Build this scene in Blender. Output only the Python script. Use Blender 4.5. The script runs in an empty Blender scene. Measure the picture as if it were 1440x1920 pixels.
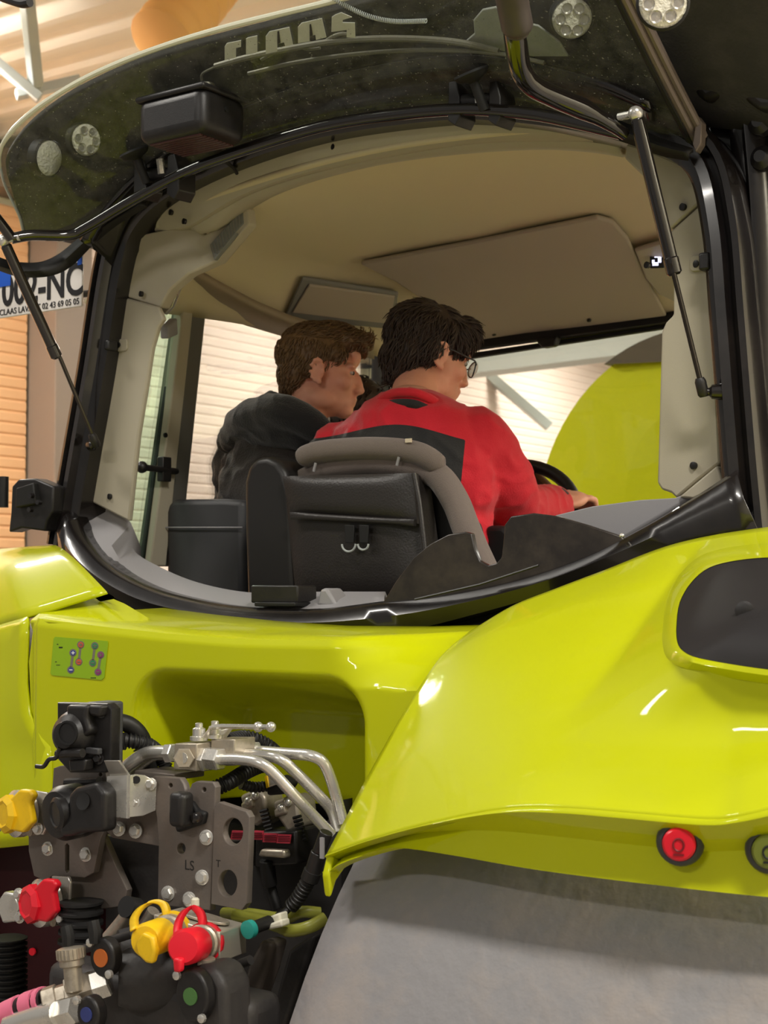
import bpy, bmesh, math, random
from mathutils import Vector, Matrix, noise
from mathutils.bvhtree import BVHTree
random.seed(7)
SC = bpy.context.scene
COL = SC.collection
# ---------------------------------------------------------------- camera
FPX, CX, CY = 2884.0, 720.0, 960.0
YAW, PITCH = math.radians(35.0), math.atan(140.0 / 2884.0)
CAM = Vector((1.74, -2.4, 2.02))
FWD = Vector((-math.sin(YAW) * math.cos(PITCH), math.cos(YAW) * math.cos(PITCH), math.sin(PITCH)))
RGT = Vector((math.cos(YAW), math.sin(YAW), 0.0))
UPV = RGT.cross(FWD)
cd = bpy.data.cameras.new('camera')
cd.sensor_fit = 'VERTICAL'
cd.sensor_height = 24.0
cd.lens = FPX / 1920.0 * 24.0
cd.clip_start = 0.05
cd.clip_end = 200
cd.dof.use_dof = True
cd.dof.focus_distance = 2.55
cd.dof.aperture_fstop = 7.0
cam = bpy.data.objects.new('camera', cd)
COL.objects.link(cam)
cam.matrix_world = Matrix(((RGT.x, UPV.x, -FWD.x, CAM.x), (RGT.y, UPV.y, -FWD.y, CAM.y),
                           (RGT.z, UPV.z, -FWD.z, CAM.z), (0, 0, 0, 1)))
SC.camera = cam
# ---------------------------------------------------------------- world, lamps, exposure
w = bpy.data.worlds.new('world')
SC.world = w
w.use_nodes = True
w.node_tree.nodes['Background'].inputs[0].default_value = (1.0, 0.95, 0.88, 1)
w.node_tree.nodes['Background'].inputs[1].default_value = 0.20
SC.view_settings.view_transform = 'Standard'
SC.view_settings.look = 'None'
SC.view_settings.gamma = 1.0
SC.view_settings.use_curve_mapping = False
SC.view_settings.exposure = 0.2
def area(name, loc, aim, sx, sy, power, col):
    l = bpy.data.lights.new(name, 'AREA')
    l.shape = 'RECTANGLE'
    l.size, l.size_y, l.energy, l.color = sx, sy, power, col
    o = bpy.data.objects.new(name, l)
    COL.objects.link(o)
    o.location = loc
    o.rotation_euler = (Vector(aim) - Vector(loc)).to_track_quat('-Z', 'Y').to_euler()
    return o
LAMPS = [((2.9, -2.0, 5.0), 126, 'ceiling lamp above the right rear wheel'), ((-2.2, -1.6, 5.0), 58, 'ceiling lamp behind the tractor'), ((0.5, -6.5, 5.0), 110, 'ceiling lamp farthest behind the tractor'),
         ((-5.6, 2.8, 5.0), 185, 'added ceiling lamp brightening the tan shutter door'), ((-5.2, 8.2, 5.0), 128, 'added ceiling lamp brightening the pale shutter door'), ((-5.2, 13.0, 5.0), 118, 'added ceiling lamp brightening the far end of the pale shutter door'),  # unseen lamps, added to brighten the left wall and its shutters
         ((2.9, 4.6, 5.0), 250, 'added ceiling lamp above the lime machine'), ((-1.0, 12.5, 5.0), 115, 'added ceiling lamp in the middle of the hall'), ((-1.0, 20.5, 5.0), 135, 'added ceiling lamp nearest the front wall'), ((4.9, 1.0, 5.0), 160, 'added ceiling lamp beside the right wall')]  # unseen lamps, added for front ceiling brightness and reflections from the right
for i, (p, e, nm_) in enumerate(LAMPS):
    area('hall_lamp_light', (p[0], p[1], p[2] - 0.02), (p[0], p[1], 0), 1.5, 0.35, e, (1.0, 0.95, 0.87))
    area('added_ceiling_uplight', (p[0], p[1], p[2] + 0.12), (p[0], p[1], 9), 1.4, 0.3, e * 0.36, (1.0, 0.95, 0.88))  # extra upward light, added only to brighten the ceiling sheet
# ---------------------------------------------------------------- geometry helpers
def ray(px, py):
    return (FWD + RGT * ((px - CX) / FPX) - UPV * ((py - CY) / FPX))
def V(px, py, Y=None, X=None, Z=None, D=None):
    "the point seen at a pixel of the photograph on a plane of the place"
    r = ray(px, py)
    if Y is not None: t = (Y - CAM.y) / r.y
    elif X is not None: t = (X - CAM.x) / r.x
    elif Z is not None: t = (Z - CAM.z) / r.z
    else: t = D
    return CAM + r * t
def PL(pts, Y): return [V(p[0], p[1], Y=(p[2] if len(p) > 2 else Y)) for p in pts]
def srgb(r, g, b):
    f = lambda c: (c / 255 / 12.92) if c / 255 <= 0.04045 else ((c / 255 + 0.055) / 1.055) ** 2.4
    return (f(r), f(g), f(b), 1)
def cat(pts, n=8, closed=False):
    "Catmull-Rom through the points"
    P = [Vector(p) for p in pts]
    N = len(P)
    out = []
    rng = range(N) if closed else range(N - 1)
    for i in rng:
        p1, p2 = P[i], P[(i + 1) % N]
        p0 = P[(i - 1) % N] if (closed or i > 0) else p1 * 2 - p2
        p3 = P[(i + 2) % N] if (closed or i + 2 < N) else p2 * 2 - p1
        for k in range(n):
            t = k / n
            out.append(0.5 * ((2 * p1) + (p2 - p0) * t + (2 * p0 - 5 * p1 + 4 * p2 - p3) * t * t + (3 * p1 - p0 - 3 * p2 + p3) * t ** 3))
    if not closed: out.append(P[-1].copy())
    return out
def resample(pts, n):
    P = [Vector(p) for p in pts]
    L = [0]
    for a, b in zip(P, P[1:]): L.append(L[-1] + (b - a).length)
    out = []
    j = 0
    for i in range(n):
        s = L[-1] * i / (n - 1)
        while j < len(P) - 2 and L[j + 1] < s: j += 1
        t = (s - L[j]) / max(1e-9, L[j + 1] - L[j])
        out.append(P[j].lerp(P[j + 1], min(1, max(0, t))))
    return out
class MB:
    "collects shapes into one mesh"
    def __init__(s): s.v, s.f = [], []
    def add(s, v, f):
        o = len(s.v)
        s.v += [Vector(p) for p in v]
        s.f += [tuple(i + o for i in q) for q in f]
        return s
    def box(s, c, size, rot=None):
        c = Vector(c); h = [x / 2 for x in size]
        M = rot if rot is not None else Matrix.Identity(3)
        v = [c + M @ Vector((sx * h[0], sy * h[1], sz * h[2])) for sz in (-1, 1) for sy in (-1, 1) for sx in (-1, 1)]
        return s.add(v, [(0, 2, 3, 1), (4, 5, 7, 6), (0, 1, 5, 4), (2, 6, 7, 3), (0, 4, 6, 2), (1, 3, 7, 5)])
    def prism(s, pts, ext):
        "a polygon pushed along a vector"
        ext = Vector(ext); n = len(pts)
        a = [Vector(p) for p in pts]
        v = a + [p + ext for p in a]
        nrm = Vector((0, 0, 0))
        for i in range(n): nrm += a[i].cross(a[(i + 1) % n])
        f = [tuple(range(n)), tuple(range(2 * n - 1, n - 1, -1))] + [(i, i + n, (i + 1) % n + n, (i + 1) % n) for i in range(n)]
        if nrm.dot(ext) > 0: f = [tuple(reversed(q)) for q in f]
        return s.add(v, f)
    def tube(s, path, r, n=12, closed=False, caps=True):
        P = [Vector(p) for p in path]; N = len(P)
        R = r if isinstance(r, (list, tuple)) else [r] * N
        T = []
        for i in range(N):
            a = P[(i - 1) % N] if (closed or i > 0) else P[i]
            b = P[(i + 1) % N] if (closed or i < N - 1) else P[i]
            d = b - a
            T.append(d.normalized() if d.length > 1e-9 else Vector((0, 0, 1)))
        up = Vector((0, 0, 1)) if abs(T[0].z) < 0.9 else Vector((1, 0, 0))
        nx = T[0].cross(up).normalized()
        v = []
        for i in range(N):
            nx = (nx - T[i] * nx.dot(T[i]))
            nx = nx.normalized() if nx.length > 1e-6 else T[i].orthogonal().normalized()
            ny = T[i].cross(nx)
            for k in range(n):
                a = 2 * math.pi * k / n
                v.append(P[i] + (nx * math.cos(a) + ny * math.sin(a)) * R[i])
        f = []
        for i in range(N if closed else N - 1):
            j = (i + 1) % N
            for k in range(n):
                f.append((i * n + k, i * n + (k + 1) % n, j * n + (k + 1) % n, j * n + k))
        if caps and not closed:
            f.append(tuple(range(n - 1, -1, -1)))
            f.append(tuple((N - 1) * n + k for k in range(n)))
        return s.add(v, f)
    def lathe(s, prof, org, ax, n=24, caps=True, start=0.0):
        "profile (r, h) turned about an axis"
        org = Vector(org); ax = Vector(ax).normalized()
        nx = ax.orthogonal().normalized() if abs(ax.z) > 0.95 else ax.cross(Vector((0, 0, 1))).normalized()
        ny = ax.cross(nx)
        v = []
        for (r, h) in prof:
            for k in range(n):
                a = start + 2 * math.pi * k / n
                v.append(org + ax * h + (nx * math.cos(a) + ny * math.sin(a)) * r)
        f = []
        for i in range(len(prof) - 1):
            for k in range(n):
                f.append((i * n + k, i * n + (k + 1) % n, (i + 1) * n + (k + 1) % n, (i + 1) * n + k))
        if caps:
            f.append(tuple(range(n - 1, -1, -1)))
            f.append(tuple((len(prof) - 1) * n + k for k in range(n)))
        return s.add(v, f)
    def ball(s, c, rx, ry=None, rz=None, rot=None, nu=20, nv=12):
        ry = ry or rx; rz = rz or rx
        c = Vector(c); M = rot if rot is not None else Matrix.Identity(3)
        v = [c + M @ Vector((0, 0, rz))]
        for i in range(1, nv):
            th = math.pi * i / nv
            for k in range(nu):
                a = 2 * math.pi * k / nu
                v.append(c + M @ Vector((rx * math.sin(th) * math.cos(a), ry * math.sin(th) * math.sin(a), rz * math.cos(th))))
        v.append(c + M @ Vector((0, 0, -rz)))
        f = [(0, 1 + k, 1 + (k + 1) % nu) for k in range(nu)]
        for i in range(nv - 2):
            for k in range(nu):
                a = 1 + i * nu
                f.append((a + k, a + nu + k, a + nu + (k + 1) % nu, a + (k + 1) % nu))
        l = len(v) - 1; a = 1 + (nv - 2) * nu
        f += [(a + k, l, a + (k + 1) % nu) for k in range(nu)]
        return s.add(v, f)
    def grid(s, rows, flip=False, closed=False):
        n = len(rows[0]); v = [p for r in rows for p in r]; f = []
        for i in range(len(rows) - 1):
            for k in range(n if closed else n - 1):
                k2 = (k + 1) % n
                q = (i * n + k, i * n + k2, (i + 1) * n + k2, (i + 1) * n + k)
                f.append(tuple(reversed(q)) if flip else q)
        return s.add(v, f)
    def strip(s, a, b, n=40, flip=False):
        return s.grid([resample(a, n), resample(b, n)], flip)
    def build(s, name, mat, parent=None, smooth=True, ang=35, bevel=0, seg=2, solid=0, off=0, sub=0, fix=False):
        me = bpy.data.meshes.new(name)
        me.from_pydata([tuple(p) for p in s.v], [], s.f)
        me.update()
        o = bpy.data.objects.new(name, me)
        COL.objects.link(o)
        for m in (mat if isinstance(mat, (list, tuple)) else [mat]): me.materials.append(m)
        if fix:
            bm = bmesh.new(); bm.from_mesh(me); bmesh.ops.recalc_face_normals(bm, faces=bm.faces); bm.to_mesh(me); bm.free()
        if smooth:
            me.shade_smooth()
            if ang < 180: me.set_sharp_from_angle(angle=math.radians(ang))
        if solid:
            m = o.modifiers.new('solid', 'SOLIDIFY'); m.thickness = solid; m.offset = off
        if bevel:
            m = o.modifiers.new('bevel', 'BEVEL'); m.width = bevel; m.segments = seg; m.limit_method = 'ANGLE'; m.angle_limit = math.radians(30)
            m.harden_normals = False
        if sub:
            m = o.modifiers.new('sub', 'SUBSURF'); m.levels = m.render_levels = sub
        if parent is not None: o.parent = parent
        return o
def empty(name, parent=None, loc=(0, 0, 0)):
    o = bpy.data.objects.new(name, None)
    o.empty_display_size = 0.05
    COL.objects.link(o)
    o.location = loc
    if parent is not None: o.parent = parent
    return o
def tag(o, label, cat_, group=None, kind=None):
    if label: o['label'] = label
    if cat_: o['category'] = cat_
    if group: o['group'] = group
    if kind: o['kind'] = kind
    return o
def struct(o): o['kind'] = 'structure'; return o
def axes(z, x=None):
    "rotation matrix with local z along z and local x close to x"
    z = Vector(z).normalized()
    x = Vector(x) if x is not None else z.orthogonal()
    x = (x - z * x.dot(z)).normalized()
    y = z.cross(x)
    return Matrix((x, y, z)).transposed()
def rrect(c, hx, hz, r, ax, az, n=5):
    "rounded rectangle in the plane of ax and az"
    c = Vector(c); out = []
    for (sx, sz, a0) in ((1, 1, 0), (-1, 1, 90), (-1, -1, 180), (1, -1, 270)):
        for k in range(n + 1):
            a = math.radians(a0 + 90 * k / n)
            out.append(c + ax * (sx * (hx - r) + r * math.cos(a)) + az * (sz * (hz - r) + r * math.sin(a)))
    return out
def bvh(o):
    dg = bpy.context.evaluated_depsgraph_get()
    return BVHTree.FromObject(o, dg)
def hit(tree, px, py):
    l, n, i, d = tree.ray_cast(CAM, ray(px, py).normalized())
    return l, n
# ---------------------------------------------------------------- materials
MATS = {}
def mat(name, col, rough=0.5, metal=0.0, coat=0.0, dirt=None, dscale=8.0, damt=0.3, bump=0.0, bscale=60.0, spec=0.5, emit=None, estr=0.0, trans=0.0, sheen=0.0, alpha=1.0, var=0.0):
    m = bpy.data.materials.new(name); m.use_nodes = True
    nt = m.node_tree; b = nt.nodes['Principled BSDF']
    b.inputs['Base Color'].default_value = col
    b.inputs['Roughness'].default_value = rough
    b.inputs['Metallic'].default_value = metal
    b.inputs['Coat Weight'].default_value = coat
    b.inputs['Coat Roughness'].default_value = 0.06
    b.inputs['Specular IOR Level'].default_value = spec
    b.inputs['Transmission Weight'].default_value = trans
    b.inputs['Sheen Weight'].default_value = sheen
    b.inputs['Alpha'].default_value = alpha
    if emit:
        b.inputs['Emission Color'].default_value = emit; b.inputs['Emission Strength'].default_value = estr
    tc = nt.nodes.new('ShaderNodeTexCoord')
    if dirt or var:
        n = nt.nodes.new('ShaderNodeTexNoise'); n.inputs['Scale'].default_value = dscale; n.inputs['Detail'].default_value = 8; n.inputs['Roughness'].default_value = 0.7
        nt.links.new(tc.outputs['Object'], n.inputs['Vector'])
        r = nt.nodes.new('ShaderNodeValToRGB')
        r.color_ramp.elements[0].position = 0.45; r.color_ramp.elements[1].position = 0.75
        nt.links.new(n.outputs['Fac'], r.inputs['Fac'])
        mx = nt.nodes.new('ShaderNodeMix'); mx.data_type = 'RGBA'
        ml = nt.nodes.new('ShaderNodeMath'); ml.operation = 'MULTIPLY'; ml.inputs[1].default_value = damt
        nt.links.new(r.outputs['Color'], ml.inputs[0]); nt.links.new(ml.outputs[0], mx.inputs[0])
        mx.inputs[6].default_value = col; mx.inputs[7].default_value = dirt or col
        nt.links.new(mx.outputs[2], b.inputs['Base Color'])
        ad = nt.nodes.new('ShaderNodeMath'); ad.operation = 'MULTIPLY_ADD'; ad.inputs[1].default_value = 0.35 * damt; ad.inputs[2].default_value = rough
        nt.links.new(r.outputs['Color'], ad.inputs[0]); nt.links.new(ad.outputs[0], b.inputs['Roughness'])
    if bump:
        n2 = nt.nodes.new('ShaderNodeTexNoise'); n2.inputs['Scale'].default_value = bscale; n2.inputs['Detail'].default_value = 3
        nt.links.new(tc.outputs['Object'], n2.inputs['Vector'])
        bp = nt.nodes.new('ShaderNodeBump'); bp.inputs['Strength'].default_value = bump; bp.inputs['Distance'].default_value = 0.01
        nt.links.new(n2.outputs['Fac'], bp.inputs['Height']); nt.links.new(bp.outputs['Normal'], b.inputs['Normal'])
    MATS[name] = m
    return m
def glass(name, tint, refl=0.1, dust=0.0, dcol=(0.5, 0.48, 0.42, 1), dscale=30):
    m = bpy.data.materials.new(name); m.use_nodes = True
    nt = m.node_tree; nt.nodes.clear()
    out = nt.nodes.new('ShaderNodeOutputMaterial')
    tr = nt.nodes.new('ShaderNodeBsdfTransparent'); tr.inputs[0].default_value = tint
    gl = nt.nodes.new('ShaderNodeBsdfGlossy'); gl.inputs['Roughness'].default_value = 0.02; gl.inputs[0].default_value = (1, 1, 1, 1)
    fr = nt.nodes.new('ShaderNodeFresnel'); fr.inputs[0].default_value = 1.5
    mx = nt.nodes.new('ShaderNodeMixShader')
    ml = nt.nodes.new('ShaderNodeMath'); ml.operation = 'MULTIPLY'; ml.inputs[1].default_value = refl / 0.1; ml.use_clamp = True
    nt.links.new(fr.outputs[0], ml.inputs[0]); nt.links.new(ml.outputs[0], mx.inputs[0])
    nt.links.new(tr.outputs[0], mx.inputs[1]); nt.links.new(gl.outputs[0], mx.inputs[2])
    last = mx
    if dust:
        df = nt.nodes.new('ShaderNodeBsdfDiffuse'); df.inputs[0].default_value = dcol
        n = nt.nodes.new('ShaderNodeTexNoise'); n.inputs['Scale'].default_value = dscale; n.inputs['Detail'].default_value = 10; n.inputs['Roughness'].default_value = 0.8
        tc = nt.nodes.new('ShaderNodeTexCoord'); nt.links.new(tc.outputs['Object'], n.inputs['Vector'])
        r = nt.nodes.new('ShaderNodeMapRange'); r.inputs[1].default_value = 0.35; r.inputs[2].default_value = 0.85; r.inputs[3].default_value = 0.0; r.inputs[4].default_value = dust * 2
        nt.links.new(n.outputs['Fac'], r.inputs[0])
        n3 = nt.nodes.new('ShaderNodeTexNoise'); n3.inputs['Scale'].default_value = 170; n3.inputs['Detail'].default_value = 2
        nt.links.new(tc.outputs['Object'], n3.inputs['Vector'])
        r3 = nt.nodes.new('ShaderNodeMapRange'); r3.inputs[1].default_value = 0.67; r3.inputs[2].default_value = 0.74; r3.inputs[3].default_value = 0.0; r3.inputs[4].default_value = 0.55
        nt.links.new(n3.outputs['Fac'], r3.inputs[0])
        mxx = nt.nodes.new('ShaderNodeMath'); mxx.operation = 'MAXIMUM'
        nt.links.new(r.outputs[0], mxx.inputs[0]); nt.links.new(r3.outputs[0], mxx.inputs[1]); r = mxx
        m2 = nt.nodes.new('ShaderNodeMixShader')
        nt.links.new(r.outputs[0], m2.inputs[0]); nt.links.new(mx.outputs[0], m2.inputs[1]); nt.links.new(df.outputs[0], m2.inputs[2])
        last = m2
    nt.links.new(last.outputs[0], out.inputs[0])
    MATS[name] = m
    return m
LIME = mat('lime_paint', (0.545, 0.585, 0.001, 1), 0.5, coat=0.5, spec=0.12, dirt=srgb(225, 222, 120), dscale=5, damt=0.05)
BLACKG = mat('black_gloss_paint', srgb(22, 19, 19), 0.22, coat=0.5, dirt=srgb(80, 70, 64), dscale=6, damt=0.18)
BLACKP = mat('black_plastic', srgb(27, 25, 25), 0.42, dirt=srgb(70, 64, 58), dscale=14, damt=0.2, bump=0.05, bscale=400)
RUBBER = mat('black_rubber', srgb(18, 17, 17), 0.6)
TRIM = mat('beige_grey_trim', srgb(176, 168, 148), 0.5, bump=0.08, bscale=700)
HEADL = mat('headliner_fabric', srgb(214, 200, 164), 0.85, bump=0.1, bscale=900)
HATCH = mat('roof_hatch_panel', srgb(178, 166, 148), 0.8, bump=0.1, bscale=900)
SPK = mat('speaker_panel_grey', srgb(130, 128, 122), 0.7, bump=0.1, bscale=900)
LEDGE = mat('grey_ledge_plastic', srgb(150, 148, 150), 0.45, bump=0.05, bscale=700)
DGREY = mat('dark_grey_plastic', srgb(62, 62, 64), 0.5, bump=0.06, bscale=600)
GREEN_GL = glass('green_side_glass', (0.80, 0.95, 0.86, 1), 0.05)
WSCREEN = glass('windscreen_glass', (0.93, 0.95, 0.93, 1), 0.06)
REARGL = glass('dusty_rear_glass', (0.80, 0.82, 0.80, 1), 0.004, dust=0.12)
TYRE = mat('dusty_tyre_rubber', srgb(134, 132, 134), 0.75, dirt=srgb(178, 160, 142), dscale=5, damt=0.5, bump=0.25, bscale=40)
EDGEW = mat('painted_lit_edge', srgb(232, 232, 208), 0.25)
CHROME = mat('polished_black_steel', srgb(70, 66, 62), 0.12, metal=0.9)
STEEL = mat('zinc_steel', srgb(222, 219, 212), 0.25, metal=0.7, dirt=srgb(150, 140, 124), dscale=14, damt=0.25)
STEELD = mat('worn_steel', srgb(186, 176, 160), 0.36, metal=0.65, dirt=srgb(86, 74, 62), dscale=25, damt=0.6)
PLATE = mat('grey_bracket_paint', srgb(112, 104, 98), 0.45, metal=0.3, dirt=srgb(140, 122, 106), dscale=12, damt=0.35, bump=0.06, bscale=150)
CAST = mat('dark_cast_iron', srgb(46, 44, 44), 0.5, dirt=srgb(88, 80, 72), dscale=10, damt=0.3, bump=0.1, bscale=80)
HOSE = mat('black_hose', srgb(24, 23, 23), 0.5)
YELLOWP = mat('yellow_cap_plastic', srgb(240, 196, 20), 0.4, dirt=srgb(120, 96, 20), dscale=30, damt=0.25)
REDP = mat('red_cap_plastic', srgb(222, 24, 44), 0.35)
PINK = mat('pink_band', srgb(236, 120, 150), 0.55)
MAROON = mat('dark_red_chassis_paint', srgb(52, 6, 12), 0.5)
# ---------------------------------------------------------------- the hall
FLOORM = mat('concrete_floor', srgb(150, 142, 132), 0.6, dirt=srgb(110, 102, 94), dscale=2, damt=0.5)
WALLP = mat('pink_white_shutter', srgb(236, 216, 206), 0.6)
WALLT = mat('tan_shutter', srgb(236, 186, 140), 0.6)
TAUPE = mat('taupe_column', srgb(128, 112, 98), 0.6)
CEILM = mat('ceiling_sheet', srgb(232, 228, 216), 0.7)
GALV = mat('galvanised_steel', srgb(186, 192, 190), 0.6, metal=0.1)
CREAM = mat('cream_wall', srgb(232, 226, 204), 0.7)
BANDG = mat('grey_window_band', srgb(120, 122, 116), 0.4)
LAMPM = mat('lamp_panel', srgb(255, 250, 240), 0.4, emit=(1, 0.95, 0.87, 1), estr=6.0)
GZ = 0.0
m = MB().grid([[Vector((x, y, 0)) for x in (-7.2, 6)] for y in (-10, 30)], flip=True)
struct(m.build('floor', FLOORM))
def ribbed(name, Xw, y0, y1, z0, z1, pitch, amp, mt):
    n = int((z1 - z0) / pitch); rows = []
    for i in range(n):
        z = z0 + pitch * i
        for (dz, dx) in ((0.0, 0), (0.12, amp), (0.8, amp), (0.92, 0)):
            rows.append([Vector((Xw + dx, y0, z + dz * pitch)), Vector((Xw + dx, y1, z + dz * pitch))])
    b = MB().grid(rows, flip=True)
    return struct(b.build(name, mt, smooth=False))
ribbed('door_1', -7.0, -1.0, 5.42, 0.0, 4.9, 0.085, 0.009, WALLT)
struct(MB().box((-6.85, 5.62, 2.55), (0.3, 0.36, 5.1)).build('trim_1', TAUPE, bevel=0.01))
ribbed('door_2', -7.0, 5.85, 16.0, 0.0, 4.9, 0.085, 0.009, WALLP)
struct(MB().box((-6.95, 4, 5.05), (0.3, 12, 0.3)).build('trim_2', TAUPE, bevel=0.01))
struct(MB().box((-7.1, 20, 2.6), (0.12, 30, 5.4)).build('wall_left', CREAM))
wf = struct(MB().box((-1, 26.0, 2.6), (18, 0.15, 5.4)).build('wall_front', CREAM))
struct(MB().box((6.05, 8, 2.6), (0.12, 36, 5.4)).build('wall_right', CREAM))
# ceiling sheet with ribs running across the hall
rows = []
for i in range(72):
    y = 1.6 + i * 0.34
    for (dy, dz) in ((0.0, 0), (0.08, 0.06), (0.2, 0.06), (0.28, 0)):
        rows.append([Vector((-7.2, y + dy, 5.25 + dz)), Vector((6, y + dy, 5.25 + dz))])
struct(MB().grid(rows).build('ceiling', CEILM, smooth=False))
# windows high in the front wall
for i in range(6):
    x0 = -6.6 + i * 1.75
    wn = MB().box((x0, 25.9, 3.05), (1.55, 0.06, 0.75)).build('window_%d' % (i + 1), BANDG, bevel=0.01)
    struct(wn)
    fr = MB()
    for dx in (-0.77, 0, 0.77): fr.box((x0 + dx, 25.86, 3.05), (0.06, 0.05, 0.8))
    for dz in (-0.4, 0.4): fr.box((x0, 25.86, 3.05 + dz), (1.6, 0.05, 0.06))
    fr.build('window_frame', CREAM, wn, smooth=False)
def beam(name, a, b, r, lab, grp=None):
    a, b = Vector(a), Vector(b)
    M = axes(b - a, (0, 0, 1) if abs((b - a).normalized().z) < 0.9 else (1, 0, 0))
    o = MB()
    L = (b - a).length; c = (a + b) / 2
    o.box(c, (r, r * 1.6, L), M)
    return tag(o.build(name, GALV, bevel=0.006), lab, 'beam', grp)
beam('hanging_post', V(48, -30, D=8.4), V(68, 165, D=8.6), 0.05, 'grey steel hanger rod below the ceiling at the upper left')
beam('roof_brace', V(-40, 90, D=8.5), V(75, 185, D=8.6), 0.05, 'grey steel brace sloping down to the hanger rod, upper left')
beam('roof_tie', V(30, 178, D=8.6), V(150, 150, D=8.7), 0.05, 'short grey steel tie right of the hanger rod')
beam('far_roof_brace', V(900, 690, D=17), V(1030, 800, D=17), 0.10, 'blurred grey diagonal brace seen through the windscreen')
beam('far_roof_beam', V(880, 735, D=20), V(1110, 712, D=20), 0.10, 'blurred grey level beam seen through the windscreen')
beam('far_header_beam', V(860, 690, D=16), V(1260, 640, D=15), 0.20, 'wide grey header beam at the top of the windscreen view')
# made-up orange ribbed tube, stands in for a warm reflection under the ceiling
ORNG = mat('orange_reflection_tone', srgb(240, 186, 112), 0.55)
ob = MB()
p0, p1 = V(300, 80, D=8.0), V(460, -120, D=8.6)
path = [p0.lerp(p1, i / 40) for i in range(41)]
ob.tube(path, [0.17 + (0.012 if i % 4 < 2 else 0) - (0.06 if i == 0 else 0) for i in range(41)], n=20)
tag(ob.build('orange_reflection', ORNG, ang=60), 'made-up orange ribbed tube standing in for a warm reflection above the roof edge', 'duct')
for i, (p, e, nm_) in enumerate(LAMPS):
    lo = empty('ceiling_lamp', loc=(0, 0, 0))
    tag(lo, 'long white ' + nm_, 'lamp', 'hall ceiling lamps')
    MB().box((p[0], p[1], p[2] + 0.05), (1.56, 0.41, 0.08)).build('housing', GALV, lo, bevel=0.01)
    MB().box((p[0], p[1], p[2] + 0.004), (1.5, 0.35, 0.012)).build('diffuser', LAMPM, lo)
    for dx in (-0.6, 0.6): MB().tube([(p[0] + dx, p[1], p[2] + 0.08), (p[0] + dx, p[1], 5.28)], 0.008, 6).build('hanger', GALV, lo)
# lime machine seen through the windscreen
lm = empty('harvester', loc=(0, 0, 0))
tag(lm, 'blurred lime machine with dark cab glass beyond the windscreen', 'machine')
mc = V(1232, 945, Y=4.6)
def hull(t, y):
    "cross-section point of the rounded engine cover"
    a = math.pi * t
    r = 1.0 - 0.10 * (y / 2.2) ** 2
    return Vector((mc.x + 0.22 + 0.92 * r * math.cos(a) * (1 if math.cos(a) > 0 else 1.0), mc.y + y, mc.z - 0.30 + 1.14 * r * (abs(math.sin(a)) ** 0.85)))
rows = [[hull(1 - i / 40, y) for i in range(41)] for y in [0.0, 0.05, 0.2, 0.5, 1.0, 1.6, 2.2]]
rows.insert(0, [p.lerp(Vector((mc.x + 0.3, mc.y - 0.06, mc.z + 0.2)), 0.55) for p in rows[0]])
rows[0] = [Vector((p.x, mc.y - 0.05, p.z)) for p in rows[0]]
b = MB().grid(rows); b.add([Vector((p.x, p.y, p.z)) for p in rows[0]], [tuple(range(41))])
b.build('hood', LIME, lm, fix=True, ang=80)
gl = mat('harvester_dark_glass', srgb(96, 88, 76), 0.2)
rows = [[hull(1 - i / 40, y) + Vector((0, -0.03, 0.015)) for i in range(13, 29)] for y in [-0.02, 0.3, 0.9]]
b = MB().grid(rows)
cap = [p + Vector((0, 0, 0)) for p in rows[0]]
b.add(cap, [tuple(range(len(cap)))])
b.build('roof_window', gl, lm, fix=True, ang=80)
MB().box((mc.x + 0.25, mc.y + 1.2, 1.15), (1.5, 2.3, 1.3)).build('body', LIME, lm, bevel=0.08, seg=4)
for sx in (-0.55, 1.0):
    for sy in (0.3, 2.1):
        wb = MB().lathe([(0.2, -0.16), (0.5, -0.16), (0.56, -0.1), (0.56, 0.1), (0.5, 0.16), (0.2, 0.16)], (mc.x + sx * 0.8, mc.y + sy, 0.56), (1, 0, 0), 28)
        wb.build('wheel', RUBBER, lm)
# ---------------------------------------------------------------- the tractor: cab
TR = empty('tractor')
tag(TR, 'lime green tractor with raised rear window and open cab, seen from behind', 'tractor')
CZ = CAM.z
def sm(a, b, x):
    t = min(1, max(0, (x - a) / (b - a))); return t * t * (3 - 2 * t)
def Yb(x): return -0.10 * max(0, 1 - (x / 0.8) ** 2)
def VB(px, py, off=0.0):
    Y = off
    for _ in range(5):
        p = V(px, py, Y=Y); Y = Yb(p.x) + off
    return V(px, py, Y=Y)
def sweepY(path, prof, closed_prof=True):
    "sweep a profile of (across, along Y) along a path lying roughly in XZ"
    rows = []
    N = len(path)
    for i, p in enumerate(path):
        t = (path[min(N - 1, i + 1)] - path[max(0, i - 1)]); t.y = 0; t.normalize()
        n = Vector((t.z, 0, -t.x))
        rows.append([p + n * a + Vector((0, b, 0)) for (a, b) in prof])
    return rows
# black rear frame: left post, arch and right post in one bent section with ridges
fpx = [(120, 1025), (150, 850), (178, 690), (208, 500), (236, 415), (300, 350), (420, 287), (600, 228), (800, 196), (930, 192), (1100, 212), (1230, 246), (1318, 300), (1352, 420), (1368, 600), (1388, 850), (1402, 1000)]
fp = cat([V(x, y, Y=0.0) for x, y in fpx], 6)
prof = [(-0.036, 0.07), (-0.040, 0.0), (-0.034, -0.022), (-0.024, -0.026), (-0.018, -0.012), (-0.012, -0.010), (-0.006, -0.028), (0.010, -0.032), (0.016, -0.014), (0.024, -0.012), (0.034, -0.004), (0.038, 0.07)]
b = MB().grid(sweepY(fp, prof), closed=True)
b.build('rear_frame', BLACKG, TR, fix=True, ang=40)
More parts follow.
